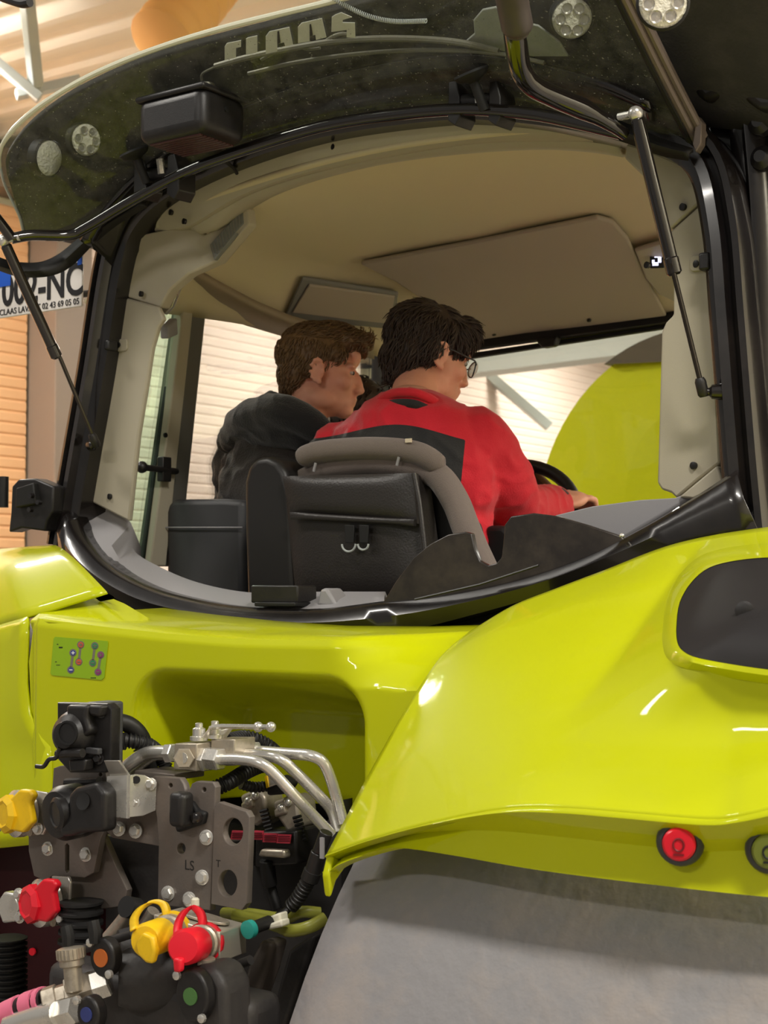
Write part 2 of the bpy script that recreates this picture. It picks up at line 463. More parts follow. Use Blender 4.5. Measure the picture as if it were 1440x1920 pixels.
# extra outer post on the right with glossy ridges, then the door edge behind it
rp = [V(1395, 200, Y=0.06), V(1412, 400, Y=0.06), V(1425, 700, Y=0.06), V(1440, 1010, Y=0.06)]
b = MB().grid(sweepY(cat(rp, 6), [(-0.03, 0.05), (-0.03, 0.0), (-0.018, -0.016), (-0.004, -0.02), (0.006, -0.006), (0.02, -0.006), (0.03, 0.0), (0.03, 0.05)]), closed=True)
b.build('door_post', BLACKG, TR, fix=True, ang=40)
b = MB().prism([V(x, y, Y=0.10) for x, y in ((1300, 175), (1570, 175), (1570, 1010), (1408, 1010), (1374, 600), (1348, 330))], (0, 0.05, 0))
b.build('side_door_edge', BLACKG, TR, bevel=0.01)
b = MB()
for (x, y) in ((1432, 235), (1436, 300)): b.lathe([(0.012, -0.01), (0.02, 0.0), (0.02, 0.02), (0.01, 0.03)], V(x, y, Y=0.06), (0, -1, 0), 16)
b.build('door_hinge', BLACKP, TR)
# fascia between the frame arch and the roof overhang
fa_lo = [V(x, y, Y=-0.01) for x, y in fpx[3:12]]
fa_hi = [V(x, y, Y=-0.125) for x, y in ((150, 450), (215, 372), (290, 300), (420, 220), (590, 150), (790, 108), (930, 106), (1110, 146), (1215, 192))]
a_, b_ = cat(fa_lo, 6), cat(fa_hi, 6)
mid1 = [p.lerp(q, 0.35) + Vector((0, 0.02, 0)) for p, q in zip(a_, b_)]
mid2 = [p.lerp(q, 0.75) + Vector((0, 0.012, 0)) for p, q in zip(a_, b_)]
MB().grid([a_, mid1, mid2, b_]).build('roof_fascia', BLACKG, TR, solid=0.01, ang=60)
# roof overhang, its dusty dark underside seen through the rear glass
ROOFM = mat('roof_underside', srgb(56, 54, 52), 0.75, dirt=srgb(104, 98, 92), dscale=20, damt=0.3, bump=0.15, bscale=200)
ROOFT = mat('roof_shell_black', srgb(30, 27, 26), 0.35, dirt=srgb(70, 64, 58), dscale=3, damt=0.3)
def lerp_(a, b, t): return a + (b - a) * t
def arch(x): return 0.12 * (1 - (x / 0.75) ** 2)
def zsurf(px, py, dz):
    "meet the raised rear window surface, dz above it"
    D = 2.9; r = ray(px, py)
    for _ in range(30):
        p = CAM + r * D
        z = CZ + 0.745 + dz + arch(p.x) + 0.6 * (-p.y - 0.04)
        D += ((z - CAM.z) / r.z - D) * 0.35
    return CAM + r * D
def gz(x, y, dz=0.0): return CZ + 0.745 + dz + arch(x) + 0.6 * (-y - 0.04)
edge_px = [(3, 300), (0, 285), (8, 265), (35, 232), (80, 195), (150, 152), (230, 115), (320, 82), (420, 52), (520, 27), (600, 8), (660, -8), (800, -34), (950, -52), (1060, -62), (1120, -60), (1150, -30), (1168, 0)]
edge = cat([zsurf(x, y, 0.0) for x, y in edge_px], 6)
# roof underside follows the same bow a hand's breadth above the glass
rb_px = [(50, 440), (120, 420), (215, 372), (290, 300), (420, 220), (590, 150), (790, 108), (930, 106), (1120, 150), (1230, 200), (1330, 230), (1480, 240)]
rt_px = [(14, 318), (16, 284), (62, 226), (150, 165), (300, 100), (500, 45), (650, 8), (800, -25), (1000, -50), (1150, -60), (1300, -70), (1500, -80)]
A_ = cat([Vector((x, y, 0)) for x, y in rb_px], 6); B_ = cat([Vector((x, y, 0)) for x, y in rt_px], 6)
rows = []
for j in range(9):
    t = j / 8
    rows.append([zsurf(lerp_(p.x, q.x, t), lerp_(p.y, q.y, t), 0.10) for p, q in zip(A_, B_)])
MB().grid(rows).build('roof_underside', ROOFM, TR, solid=0.02, ang=80)
rows2 = [[Vector((x * 1.02, y, CZ + 1.01 - 0.17 * (x / 0.8) ** 2)) for x in [-0.86 + 1.8 * i / 20 for i in range(21)]] for y in (0.0, 0.3, 0.8, 1.4, 1.75)]
MB().grid(rows2).build('roof_shell', ROOFT, TR, solid=0.05, ang=80)
# black right flank of the roof, above the right post
MB().prism([V(1230, -40, Y=-0.02), V(1520, -40, Y=-0.02), V(1520, 210, Y=-0.02), V(1420, 205, Y=-0.02), V(1372, 168, Y=-0.02), V(1318, 190, Y=-0.02), V(1290, 160, Y=-0.02)], (0, 0.2, 0)).build('roof_flank', ROOFT, TR, bevel=0.012, seg=3)
# headliner
def hlz(x, y):
    t = min(1, max(0, (y - 0.05) / 1.45))
    z = (0.855 - 0.10 * (x / 0.75) ** 2) * (1 - t) + 0.745 * t + 0.035 * math.sin(math.pi * t)
    z -= 0.12 * sm(0.58, 0.84, abs(x))
    return CZ + z
def HL(px, py, dz=0.0):
    r = ray(px, py); D = 3.4
    for _ in range(40):
        p = CAM + r * D
        z = hlz(p.x, p.y) + dz
        D += ((z - CAM.z) / r.z - D) * 0.3
    return CAM + r * D
rows = [[Vector((x, 0.04 + 1.50 * j / 24, hlz(x, 0.04 + 1.50 * j / 24))) for x in [-0.79 + 1.55 * i / 40 for i in range(41)]] for j in range(25)]
MB().grid(rows, flip=True).build('headliner', HEADL, TR, solid=0.012, off=-1, ang=80)
hp = [(676, 488), (900, 446), (1120, 400), (1150, 408), (1178, 440), (1215, 520), (1250, 585), (1120, 602), (985, 618), (890, 632), (800, 560), (740, 520)]
top = [HL(x, y, -0.004) for x, y in hp]
MB().prism(top, (0, 0, -0.012)).build('roof_hatch', HATCH, TR, bevel=0.006, seg=3)
sp = MB().prism([HL(x, y, -0.006) for x, y in ((567, 516), (747, 545), (738, 612), (640, 602), (533, 590))], (0, 0, -0.010)).build('speaker_panel', SPK, TR, bevel=0.004)
MB().prism([HL(x, y, -0.018) for x, y in ((580, 531), (740, 553), (732, 604), (640, 594), (548, 583))], (0, 0, -0.006)).build('speaker_grille', HATCH, sp, bevel=0.003)
# right switch panel with a lit display
rs = MB().prism([HL(x, y, -0.01) for x, y in ((1190, 462), (1262, 440), (1268, 560), (1235, 545), (1210, 515))], (0, 0, -0.012)).build('switch_panel', TRIM, TR, bevel=0.006)
c = HL(1232, 487, -0.03)
DISP = mat('display_black', srgb(14, 14, 20), 0.2)
DISPL = mat('display_glow', srgb(240, 240, 255), 0.4, emit=srgb(220, 220, 255), estr=1.6)
M = axes(CAM - c, (0, 0, 1))
MB().box(c, (0.040, 0.034, 0.008), M).build('display', DISP, rs, bevel=0.002)
b = MB()
for (dx, dy, sx, sy) in ((0.010, 0.0, 0.010, 0.012), (0.0, -0.006, 0.014, 0.008), (-0.010, 0.004, 0.008, 0.014), (-0.004, 0.009, 0.008, 0.006)):
    b.box(c + M @ Vector((dx, dy, 0.0045)), (sx, sy, 0.002), M)
b.build('display_icon', DISPL, rs)
# arch trim: upper rim and lower lip
o_ = [(250, 424), (290, 380), (345, 345), (450, 303), (620, 256), (800, 229), (930, 223), (1100, 240), (1180, 258), (1262, 282)]
i_ = [(264, 438), (300, 430), (356, 420), (460, 360), (610, 312), (790, 277), (920, 262), (1080, 260), (1170, 268), (1262, 300)]
l_ = [(362, 428), (380, 437), (408, 424), (455, 385), (560, 344), (700, 309), (850, 288), (1000, 278), (1100, 282), (1168, 292)]
A = cat([V(x, y, Y=0.03) for x, y in o_], 6); B = cat([V(x, y, Y=0.055) for x, y in i_], 6)
MB().grid([resample([p + Vector((0, 0.05, 0.02)) for p in A], 50), resample(A, 50), resample([p.lerp(q, 0.5) - Vector((0, 0.008, 0)) for p, q in zip(A, B)], 50), resample(B, 50), resample([q + Vector((0, 0.03, 0)) for q in B], 50)]).build('arch_trim', TRIM, TR, solid=0.006, ang=50)
B2 = resample(cat([V(x, y, Y=0.075) for x, y in i_[2:9]], 6), 40)
C2 = resample(cat([V(x, y, Y=0.09) for x, y in l_], 6), 40)
MB().grid([B2, [p.lerp(q, 0.4) - Vector((0, 0.012, 0)) for p, q in zip(B2, C2)], [p.lerp(q, 0.85) - Vector((0, 0.012, 0)) for p, q in zip(B2, C2)], C2, [q + Vector((0, 0.06, 0.02)) for q in C2]]).build('arch_lip', TRIM, TR, solid=0.006, ang=50)
# left post trims
lu = [(238, 445), (250, 428), (264, 440), (333, 425), (364, 428), (382, 440), (415, 425), (462, 388), (466, 420), (440, 450), (407, 490), (353, 514), (320, 542), (300, 577), (226, 553)]
MB().prism([V(x, y, Y=0.03 + 0.10 * sm(250, 460, x)) for x, y in lu], (0, 0.03, 0)).build('post_trim_upper', TRIM, TR, bevel=0.004, ang=40)
ll = [(225, 555), (296, 575), (306, 598), (296, 612), (284, 653), (274, 720), (258, 817), (241, 977), (157, 934), (168, 850), (190, 740), (208, 655), (214, 636)]
MB().prism([V(x, y, Y=0.03) for x, y in ll], (0, 0.014, 0)).build('post_trim', TRIM, TR, bevel=0.004, ang=40)
# air vent in the upper trim
vg = [V(400, 460, Y=0.11), V(462, 392, Y=0.14), V(464, 420, Y=0.14), V(408, 490, Y=0.11)]
vo = MB().prism(vg, (0, -0.012, 0)).build('air_vent', mat('vent_grey', srgb(120, 122, 118), 0.5), TR, bevel=0.002)
for i in range(11):
    t = (i + 0.6) / 12
    a0, b0 = vg[0].lerp(vg[1], t), vg[3].lerp(vg[2], t)
    mm = MB().tube([a0.lerp(b0, 0.12) + Vector((0, -0.013, 0)), a0.lerp(b0, 0.88) + Vector((0, -0.013, 0))], 0.0016, 6)
    mm.build('slat', MATS['speaker_panel_grey'], vo)
# right post trims
ru = [(1176, 260), (1262, 280), (1306, 298), (1318, 374), (1256, 430), (1240, 400), (1205, 330), (1170, 296)]
MB().prism([V(x, y, Y=0.03) for x, y in ru], (0, 0.04, 0)).build('post_trim_upper', TRIM, TR, bevel=0.004)
rl_ = [(1319, 378), (1328, 480), (1334, 560), (1342, 700), (1350, 868), (1308, 900), (1268, 934), (1258, 924), (1240, 918), (1232, 905), (1236, 760), (1240, 622), (1248, 604), (1262, 590), (1262, 500), (1256, 434)]
MB().prism([V(x, y, Y=0.03) for x, y in rl_], (0, 0.05, 0)).build('post_trim', TRIM, TR, bevel=0.004)
# screws sunk in the trims
SCREW = mat('screw_black', srgb(26, 24, 24), 0.4)
for (x, y, Y) in ((264, 551, 0.03), (205, 931, 0.03), (223, 647, 0.03), (1300, 873, 0.03), (1280, 388, 0.03), (1305, 495, 0.03), (624, 275, 0.036), (320, 398, 0.036), (345, 415, 0.036), (1213, 497, 0.2), (1104, 600, 1.2), (926, 626, 1.2)):
    p = V(x, y, Y=Y - 0.003) if Y < 0.5 else HL(x, y, -0.02)
    MB().lathe([(0.0035, 0.004), (0.006, 0.004), (0.0065, -0.002), (0.0035, -0.003)], p, (0.3, 1, 0), 14).build('screw', SCREW, TR)
for (x, y) in ((228, 647), (1309, 493)):
    p = V(x, y, Y=0.026)
    k = MB().prism(rrect(p, 0.016, 0.014, 0.008, Vector((1, 0, 0)), Vector((0, 0, 1))), (0, 0.006, 0)).build('screw_boss', TRIM, TR, bevel=0.002)
MB().box(V(1326, 492, Y=0.0), (0.02, 0.03, 0.03)).build('buffer_clip', BLACKP, TR, bevel=0.004)
MB().box(V(208, 648, Y=0.0), (0.014, 0.03, 0.022)).build('buffer_clip', BLACKP, TR, bevel=0.004)
# sill: black outer band, grey ledge inside it
s_hi = [(128, 962), (150, 1008), (200, 1062), (280, 1104), (380, 1130), (475, 1142), (600, 1144), (720, 1130), (800, 1122), (900, 1106), (1000, 1082), (1100, 1046), (1170, 1012), (1260, 962), (1350, 905), (1385, 880)]
s_lo = [(112, 1030), (150, 1072), (215, 1118), (290, 1152), (420, 1176), (560, 1190), (700, 1188), (800, 1172), (880, 1152), (960, 1130), (1040, 1106), (1130, 1074), (1200, 1050), (1275, 1022), (1350, 1002), (1420, 990)]
SH = resample(cat([VB(x, y, -0.02) for x, y in s_hi], 6), 70)
SL = resample(cat([VB(x, y, -0.04) for x, y in s_lo], 6), 70)
back = [p + Vector((0, 0.05, 0.0)) for p in SH]
mid = [p.lerp(q, 0.5) + Vector((0, -0.018, 0)) for p, q in zip(SH, SL)]
m1 = [p.lerp(q, 0.12) + Vector((0, -0.012, 0)) for p, q in zip(SH, SL)]
MB().grid([back, SH, m1, mid, SL, [p + Vector((0, 0.12, -0.02)) for p in SL]]).build('sill_band', BLACKG, TR, solid=0.006, ang=50)
sk = [Vector((p.x, p.y + 0.03, p.z)) for p in SL]
MB().grid([sk, [Vector((p.x, p.y + 0.05, 1.2)) for p in sk]]).build('cab_back_panel', BLACKP, TR, solid=0.01)
g_o = s_hi[:8]
g_i = [(166, 935), (240, 974), (246, 1030), (300, 1066), (375, 1096), (475, 1114), (600, 1112), (722, 1112)]
GO = resample(cat([VB(x, y, 0.0) for x, y in g_o], 6), 40)
GI = resample(cat([VB(x, y, 0.10) for x, y in g_i], 6), 40)
MB().grid([[p + Vector((0, 0.0, -0.03)) for p in GO], GO, [p.lerp(q, 0.35) + Vector((0, 0, 0.004)) for p, q in zip(GO, GI)], GI, [p + Vector((0, 0.03, -0.05)) for p in GI]], flip=True).build('sill_ledge', LEDGE, TR, solid=0.006, ang=40)
# latch box on the ledge
lb = MB().box(VB(532, 1114, 0.02), (0.115, 0.06, 0.034)).build('latch_box', BLACKP, TR, bevel=0.003)
MB().box(VB(530, 1133, 0.0), (0.10, 0.05, 0.008)).build('latch_base', RUBBER, lb, bevel=0.002)
wg = [VB(x, y, 0.015) for x, y in ((592, 1136), (600, 1104), (612, 1102), (634, 1140))]
MB().prism(wg, (0, 0.05, 0)).build('latch_wedge', LEDGE, TR, bevel=0.006)
# dark guard plate on the right of the sill with a U-shaped notch
gp = [(716, 1132), (742, 1090), (775, 1046), (806, 1020), (840, 1002), (872, 997), (884, 1000), (890, 1030), (900, 1052), (915, 1060), (930, 1056), (940, 1045), (944, 1010), (946, 984), (958, 968), (1000, 962), (1040, 967), (1100, 984), (1166, 1006), (1170, 1040), (1000, 1096), (860, 1130), (770, 1146)]
GUARD = mat('dark_guard_plate', srgb(40, 35, 33), 0.28, dirt=srgb(104, 92, 80), dscale=9, damt=0.30)
MB().prism([VB(x, y, -0.028) for x, y in gp], (0, 0.012, 0)).build('guard_plate', GUARD, TR, bevel=0.002, ang=40)
# thin raised seam on the guard plate
MB().tube([VB(778, 1124, -0.045), VB(900, 1096, -0.045), VB(1010, 1060, -0.045)], 0.0022, 6).build('guard_seam', BLACKP, TR)
# grey right console faces
MB().prism([VB(x, y, 0.06) for x, y in ((1036, 966), (1110, 948), (1200, 936), (1266, 932), (1352, 896), (1168, 1008))], (0, 0.02, -0.02)).build('console_face', LEDGE, TR, bevel=0.003)
MB().prism([V(x, y, Y=0.02) for x, y in ((1272, 932), (1344, 872), (1358, 908), (1300, 936))], (0, 0.05, 0)).build('console_corner', TRIM, TR, bevel=0.004)
MB().lathe([(0.004, 0), (0.004, 0.01), (0.002, 0.012)], VB(1168, 1007, -0.04), (0.2, -1, 0.3), 12).build('plate_screw', STEEL, TR)
# cab floor, lower walls, dash
INT = mat('interior_dark', srgb(44, 42, 42), 0.7)
MB().box((0, 0.75, 1.30), (1.6, 1.6, 0.05)).build('cab_floor', INT, TR)
MB().box((-0.84, 0.78, 1.52), (0.06, 1.4, 0.5)).build('side_panel', INT, TR, bevel=0.01)
MB().box((0.84, 0.78, 1.52), (0.06, 1.4, 0.5)).build('side_panel', INT, TR, bevel=0.01)
MB().box((0.0, 1.52, 1.60), (1.66, 0.08, 0.62)).build('front_wall', INT, TR, bevel=0.01)
MB().box((0.52, 0.62, 1.66), (0.34, 0.95, 0.42)).build('side_console', INT, TR, bevel=0.04, seg=3)
# left side: rear quarter glass, seal, pillar
XL = -0.80
def VX(x, y): return V(x, y, X=XL)
MB().prism([VX(300, 600), VX(345, 545), VX(270, 1060), VX(222, 1060)], (-0.006, 0, 0)).build('quarter_glass', GREEN_GL, TR)
MB().prism([VX(x, y) for x, y in ((338, 548), (352, 536), (282, 1062), (266, 1062))], (-0.02, 0, 0)).build('pillar_seal', RUBBER, TR, bevel=0.003)
MB().prism([V(x, y, X=XL + 0.02) for x, y in ((348, 540), (368, 534), (312, 1062), (282, 1062))], (-0.03, 0, 0)).build('pillar_trim', TRIM, TR, bevel=0.004)
MB().prism([V(x, y, X=XL + 0.01) for x, y in ((364, 532), (388, 560), (386, 600), (338, 1062), (308, 1062))], (-0.06, 0, 0)).build('door_pillar', mat('pillar_grey', srgb(96, 94, 88), 0.6), TR, bevel=0.006)
kn = MB()
kn.box(V(308, 880, X=XL + 0.03), (0.02, 0.03, 0.058))
kn.tube([V(332, 884, X=XL + 0.03), V(266, 876, X=XL + 0.04)], 0.008, 10)
kn.ball(V(266, 876, X=XL + 0.04), 0.014)
kn.build('window_latch', BLACKP, TR, bevel=0.003)
for (x, y) in ((345, 566), (309, 816)):
    MB().lathe([(0.003, 0.0), (0.006, 0.0), (0.006, 0.004), (0.003, 0.004)], V(x, y, X=XL + 0.025), (1, 0, 0), 12).build('screw', SCREW, TR)
# bright clip at the top of the quarter glass
MB().prism([V(x, y, Y=0.12) for x, y in ((300, 577), (320, 545), (337, 520), (340, 530), (322, 575), (308, 590))], (0, 0.01, 0)).build('window_catch', STEEL, TR, bevel=0.002)
MB().prism([V(x, y, X=XL + 0.03) for x, y in ((299, 612), (316, 596), (318, 628), (300, 636))], (0.02, 0.01, 0)).build('window_hinge', LEDGE, TR, bevel=0.004)
# side rail above the door and front pillar
r1 = [V(x, y, X=XL + 0.04) for x, y in ((340, 520), (400, 560), (470, 588), (540, 612), (620, 634), (700, 650))]
r2 = [V(x, y, X=XL) for x, y in ((340, 548), (392, 580), (460, 604), (535, 626), (620, 650), (700, 668))]
r0 = [V(x, y, X=XL + 0.12) for x, y in ((352, 502), (410, 535), (480, 572), (548, 600), (625, 620), (700, 634))]
MB().grid([resample(r0, 24), resample(r1, 24), resample(r2, 24)]).build('door_rail', mat('rail_tan', srgb(150, 134, 112), 0.6), TR, solid=0.02, ang=30)
fpil = [V(696, 620, Y=1.32), V(704, 690, Y=1.34), V(702, 800, Y=1.36), V(690, 1000, Y=1.36)]
b = MB().tube(cat(fpil, 5), 0.045, 14); b.build('front_pillar', DGREY, TR)
MB().tube(cat([V(722, 690, Y=1.36), V(712, 740, Y=1.36), V(704, 800, Y=1.36)], 5), 0.006, 8).build('pillar_piping', LEDGE, TR)
# windscreen: header, seal, visor, pane
MB().prism([V(x, y, Y=1.46) for x, y in ((880, 636), (1275, 582), (1275, 600), (880, 656))], (0, 0.03, 0)).build('windscreen_header', RUBBER, TR, bevel=0.003)
MB().prism([V(x, y, Y=1.49) for x, y in ((880, 662), (1262, 606), (1262, 613), (880, 672))], (0, 0.02, 0)).build('windscreen_seal', RUBBER, TR, bevel=0.002)
MB().prism([V(x, y, Y=1.50) for x, y in ((1040, 632), (1264, 598), (1264, 610), (1040, 645))], (0, 0.02, 0)).build('sun_visor', mat('olive_visor', srgb(150, 148, 52), 0.5), TR, bevel=0.002)
MB().prism([V(x, y, Y=1.45) for x, y in ((1002, 636), (1045, 630), (1038, 648), (1015, 652))], (0, 0.03, 0)).build('visor_clip', BLACKP, TR, bevel=0.005)
MB().prism([V(690, 640, Y=1.53), V(1500, 560, Y=1.53), V(1500, 1000, Y=1.53), V(690, 1000, Y=1.53)], (0, 0.006, 0)).build('windscreen', WSCREEN, TR)
MB().prism([V(x, y, X=XL - 0.03) for x, y in ((388, 575), (700, 655), (690, 1010), (340, 1000))], (-0.005, 0, 0)).build('side_window', WSCREEN, TR)
# ---------------------------------------------------------------- fenders and rear panel
def lerp(a, b, t): return a + (b - a) * t
def coons(top, bot, lef, rig, nu, nv):
    T, B_, L, R_ = resample(cat(top, 8), nu), resample(cat(bot, 8), nu), resample(cat(lef, 8), nv), resample(cat(rig, 8), nv)
    rows = []
    for j in range(nv):
        v = j / (nv - 1); row = []
        for i in range(nu):
            u = i / (nu - 1)
            p = T[i].lerp(B_[i], v) + L[j].lerp(R_[j], u) - (T[0].lerp(T[-1], u)).lerp(B_[0].lerp(B_[-1], u), v)
            row.append(p)
        rows.append(row)
    return rows
top = [(880, 1184, -.30), (960, 1136, -.26), (1040, 1104, -.22), (1130, 1070, -.17), (1270, 1018, -.10), (1440, 988, -.04), (1640, 972, .0)]
bot = [(612, 1602, -.70), (700, 1572, -.73), (820, 1540, -.755), (950, 1516, -.77), (1060, 1515, -.775), (1180, 1524, -.775), (1330, 1536, -.77), (1400, 1528, -.77), (1500, 1505, -.76), (1640, 1490, -.75)]
lef = [(880, 1184, -.30), (846, 1212, -.36), (815, 1246, -.42), (760, 1330, -.506), (700, 1435, -.59), (650, 1530, -.655), (612, 1602, -.70)]
rig = [(1640, 972, .0), (1640, 1050, -.22), (1640, 1150, -.42), (1640, 1280, -.58), (1640, 1400, -.69), (1640, 1490, -.75)]
G = coons(top, bot, lef, rig, 90, 64)
crease = cat([Vector((x, y, 0)) for x, y in ((1330, 1012), (1290, 1050), (1240, 1122), (1190, 1192), (1130, 1272), (1078, 1330), (1020, 1366))], 6)
def crease_d(x, y):
    best = 1e9; s = 1
    for a, b in zip(crease, crease[1:]):
        ab = b - a; t = min(1, max(0, ((x - a.x) * ab.x + (y - a.y) * ab.y) / ab.length_squared))
        q = a + ab * t; d = math.hypot(x - q.x, y - q.y)
        if d < best:
            best = d; cr = ab.x * (y - a.y) - ab.y * (x - a.x); s = -1 if cr > 0 else 1
    return best * s
rows = []
for r in G:
    row = []
    for p in r:
        d = crease_d(p.x, p.y)
        Y = p.z
        # crown across the fender
        if d > 0: Y -= 0.26 * min(1, d / 150) * (1 - 0.3 * min(1, d / 150)) * (1 - sm(1140, 1400, p.y)) * sm(975, 1050, p.y)
        row.append(V(p.x, p.y, Y=Y))
    rows.append(row)
FR = MB().grid(rows, flip=True)
low = [(608, 1645, -.69), (640, 1618, -.705), (700, 1596, -.72), (750, 1590, -.73), (850, 1604, -.74), (1000, 1630, -.745), (1200, 1656, -.745), (1440, 1682, -.74), (1640, 1696, -.72)]
LO = resample(cat([V(x, y, Y=Y) for x, y, Y in low], 8), 90)
lip = rows[-1]
FR.grid([lip, [p.lerp(q, 0.08) + Vector((0, -0.004, 0)) for p, q in zip(lip, LO)], [p.lerp(q, 0.5) + Vector((0, 0.02, 0)) for p, q in zip(lip, LO)], [p.lerp(q, 0.9) + Vector((0, 0.006, 0)) for p, q in zip(lip, LO)], LO, [p + Vector((0, 0.04, 0.012)) for p in LO]], flip=True)
fender = FR.build('rear_fender', LIME, TR, solid=0.008, off=-1, ang=28)
# hanging inner tip of the fender
tp = [V(x, y, X=0.452) for x, y in ((612, 1602), (640, 1618), (618, 1650), (608, 1682), (603, 1640))]
MB().prism(tp, (0.012, 0, 0)).build('fender_tip', LIME, fender, bevel=0.003)
ft = bvh(fender)
# tail light well: raised lime rim and black lens
rim_px = [(1268, 1175), (1274, 1130), (1296, 1092), (1330, 1064), (1385, 1050), (1460, 1044), (1560, 1042), (1600, 1060), (1610, 1150), (1600, 1250), (1560, 1268), (1460, 1258), (1380, 1247), (1310, 1234), (1282, 1222), (1270, 1205)]
def onf(x, y, off):
    l, n = hit(ft, x, y)
    return l + (CAM - l).normalized() * off
inn = cat([onf(min(x, 1600), y, 0.022) for x, y in rim_px], 4, closed=True)
cpx = (1440, 1150)
def scale_px(k): return [(cpx[0] + (x - cpx[0]) * (1 + k * 0.9), cpx[1] + (y - cpx[1]) * (1 + k * 1.5)) for x, y in rim_px]
mid_ = cat([onf(min(x, 1636), max(y, 1012), 0.024) for x, y in scale_px(0.07)], 4, closed=True)
out_ = cat([onf(min(x, 1636), max(y, 1004), 0.0) for x, y in scale_px(0.17)], 4, closed=True)
deep = [p + Vector((-0.03, 0.03, 0)) * 0.4 for p in inn]
MB().grid([out_, mid_, inn, deep], closed=True).build('light_well_rim', LIME, fender, ang=70, fix=True)
def scl(k): return cat([onf(min(cpx[0] + (x - cpx[0]) * k, 1600), cpx[1] + (y - cpx[1]) * k, 0.018) for x, y in rim_px], 4, closed=True)
cen = onf(1440, 1150, 0.012)
lb_ = MB().grid([scl(0.995), scl(0.8), scl(0.55), scl(0.3), scl(0.1)], closed=True)
i3 = scl(0.1); lb_.add(i3, [tuple(range(len(i3)))])
lb_.build('tail_light_cover', mat('matte_black_lens', srgb(25, 21, 22), 0.65), fender, ang=60, fix=True)
p = cen; l, n = hit(ft, 1396, 1145)
MB().lathe([(0.012, 0), (0.012, 0.004), (0.006, 0.006)], onf(1396, 1145, 0.018), CAM - l, 18).build('cover_plug', BLACKP, fender)
# external control buttons on the lip
def button(px, py, mt, sym):
    l, n = hit(ft, px, py)
    ax = (CAM - l).normalized() * 0.75 + Vector((0.1, -0.5, -0.12)); ax.normalize()
    r = 0.027
    bo = MB().lathe([(r, -0.006), (r * 1.02, 0.004), (r * 0.92, 0.012), (r * 0.74, 0.016), (r * 0.74, 0.010)], l, ax, 28).build('control_button', DGREY, fender)
    MB().lathe([(r * 0.70, 0.008), (r * 0.70, 0.020), (r * 0.60, 0.023), (r * 0.05, 0.0235)], l, ax, 28).build('button_cap', mt, bo)
    s = MB(); M = axes(ax, (1, 0, 0))
    s.tube([l + ax * 0.0242 + M @ Vector((0.006 * math.cos(a), 0.007 * math.sin(a), 0)) for a in [2 * math.pi * k / 14 for k in range(14)]], 0.0012, 6, closed=True)
    s.box(l + ax * 0.0242 + M @ Vector((0, -0.011, 0)), (0.012, 0.002, 0.001), M)
    s.build('button_symbol', sym, bo)
button(1276, 1578, REDP, mat('dark_red_print', srgb(120, 10, 24), 0.5))
button(1444, 1592, mat('olive_cap', srgb(110, 118, 40), 0.4), RUBBER)
# wheel under the right fender
wh = empty('rear_wheel', TR)
TC = (0.05, 0.97)
prof = [(0.60, 0.42), (0.80, 0.415), (0.905, 0.42), (0.938, 0.44), (0.955, 0.50), (0.965, 0.65), (0.967, 0.85), (0.965, 1.05), (0.955, 1.2), (0.938, 1.26), (0.90, 1.28), (0.80, 1.285), (0.60, 1.28)]
MB().lathe(prof, (0, TC[0], TC[1]), (1, 0, 0), 96, caps=False).build('tyre', TYRE, wh, ang=60, fix=True)
MB().lathe([(0.62, 0.5), (0.62, 1.2), (0.5, 1.2), (0.5, 0.9), (0.2, 0.85), (0.2, 0.5)], (0, TC[0], TC[1]), (1, 0, 0), 48).build('rim', mat('rim_grey', srgb(150, 150, 150), 0.5), wh, fix=True)
# left wheel so that the tractor stands on both sides
wl = empty('rear_wheel', TR)
MB().lathe([(r, -h - 0.24) for r, h in prof], (0, TC[0], TC[1]), (1, 0, 0), 64, caps=False).build('tyre', TYRE, wl, ang=60, fix=True)
MB().lathe([(0.62, -0.74), (0.62, -1.44), (0.5, -1.44), (0.5, -1.14), (0.2, -1.09), (0.2, -0.74)], (0, TC[0], TC[1]), (1, 0, 0), 48).build('rim', MATS['rim_grey'], wl, fix=True)
# left fender: sloping top and inner face
lf_top = [(-260, 1050, -.02), (-120, 1036, -.06), (0, 1029, -.10), (60, 1024, -.12), (104, 1022, -.14)]
lf_bot = [(-260, 1200, -.30), (-120, 1186, -.36), (0, 1171, -.40), (50, 1156, -.43), (200, 1109, -.36)]
T_ = resample([V(*p[:2], Y=p[2]) for p in lf_top], 30)
edge_r = [V(104, 1022, Y=-.14), V(152, 1066, Y=-.25), V(200, 1109, Y=-.36)]
B_ = resample([V(*p[:2], Y=p[2]) for p in lf_bot], 30)
rws = []
for j in range(14):
    t = j / 13
    rws.append([T_[i].lerp(B_[i], t) + Vector((0, -0.02, 0.02)) * math.sin(math.pi * t) for i in range(30)])
b = MB().grid(rws, flip=True)
f0 = resample([V(-260, 1200, Y=-.30), V(-120, 1186, Y=-.36), V(0, 1171, Y=-.40), V(51, 1156, Y=-.43)], 20)
f1 = resample([V(-260, 1212, Y=-.31), V(-120, 1198, Y=-.37), V(0, 1182, Y=-.415), V(51, 1167, Y=-.445)], 20)
f2 = resample([V(-260, 1600, Y=-.42), V(-120, 1600, Y=-.46), V(0, 1590, Y=-.50), V(96, 1580, Y=-.52)], 20)
nf = 16
lower = []
px_r = [(51, 1167), (49, 1230), (48, 1290), (55, 1340), (72, 1378), (93, 1398), (95, 1440), (95, 1580)]
RR = resample([V(x, y, Y=-.445 - 0.03 * (y - 1167) / 413) for x, y in px_r], nf)
for j in range(nf):
    t = j / (nf - 1)
    lower.append([f1[i].lerp(f2[i], t) + (RR[j] - f1[-1].lerp(f2[-1], t)) * (i / 19) for i in range(20)])
b.grid([f0, f1] + lower[1:], flip=True)
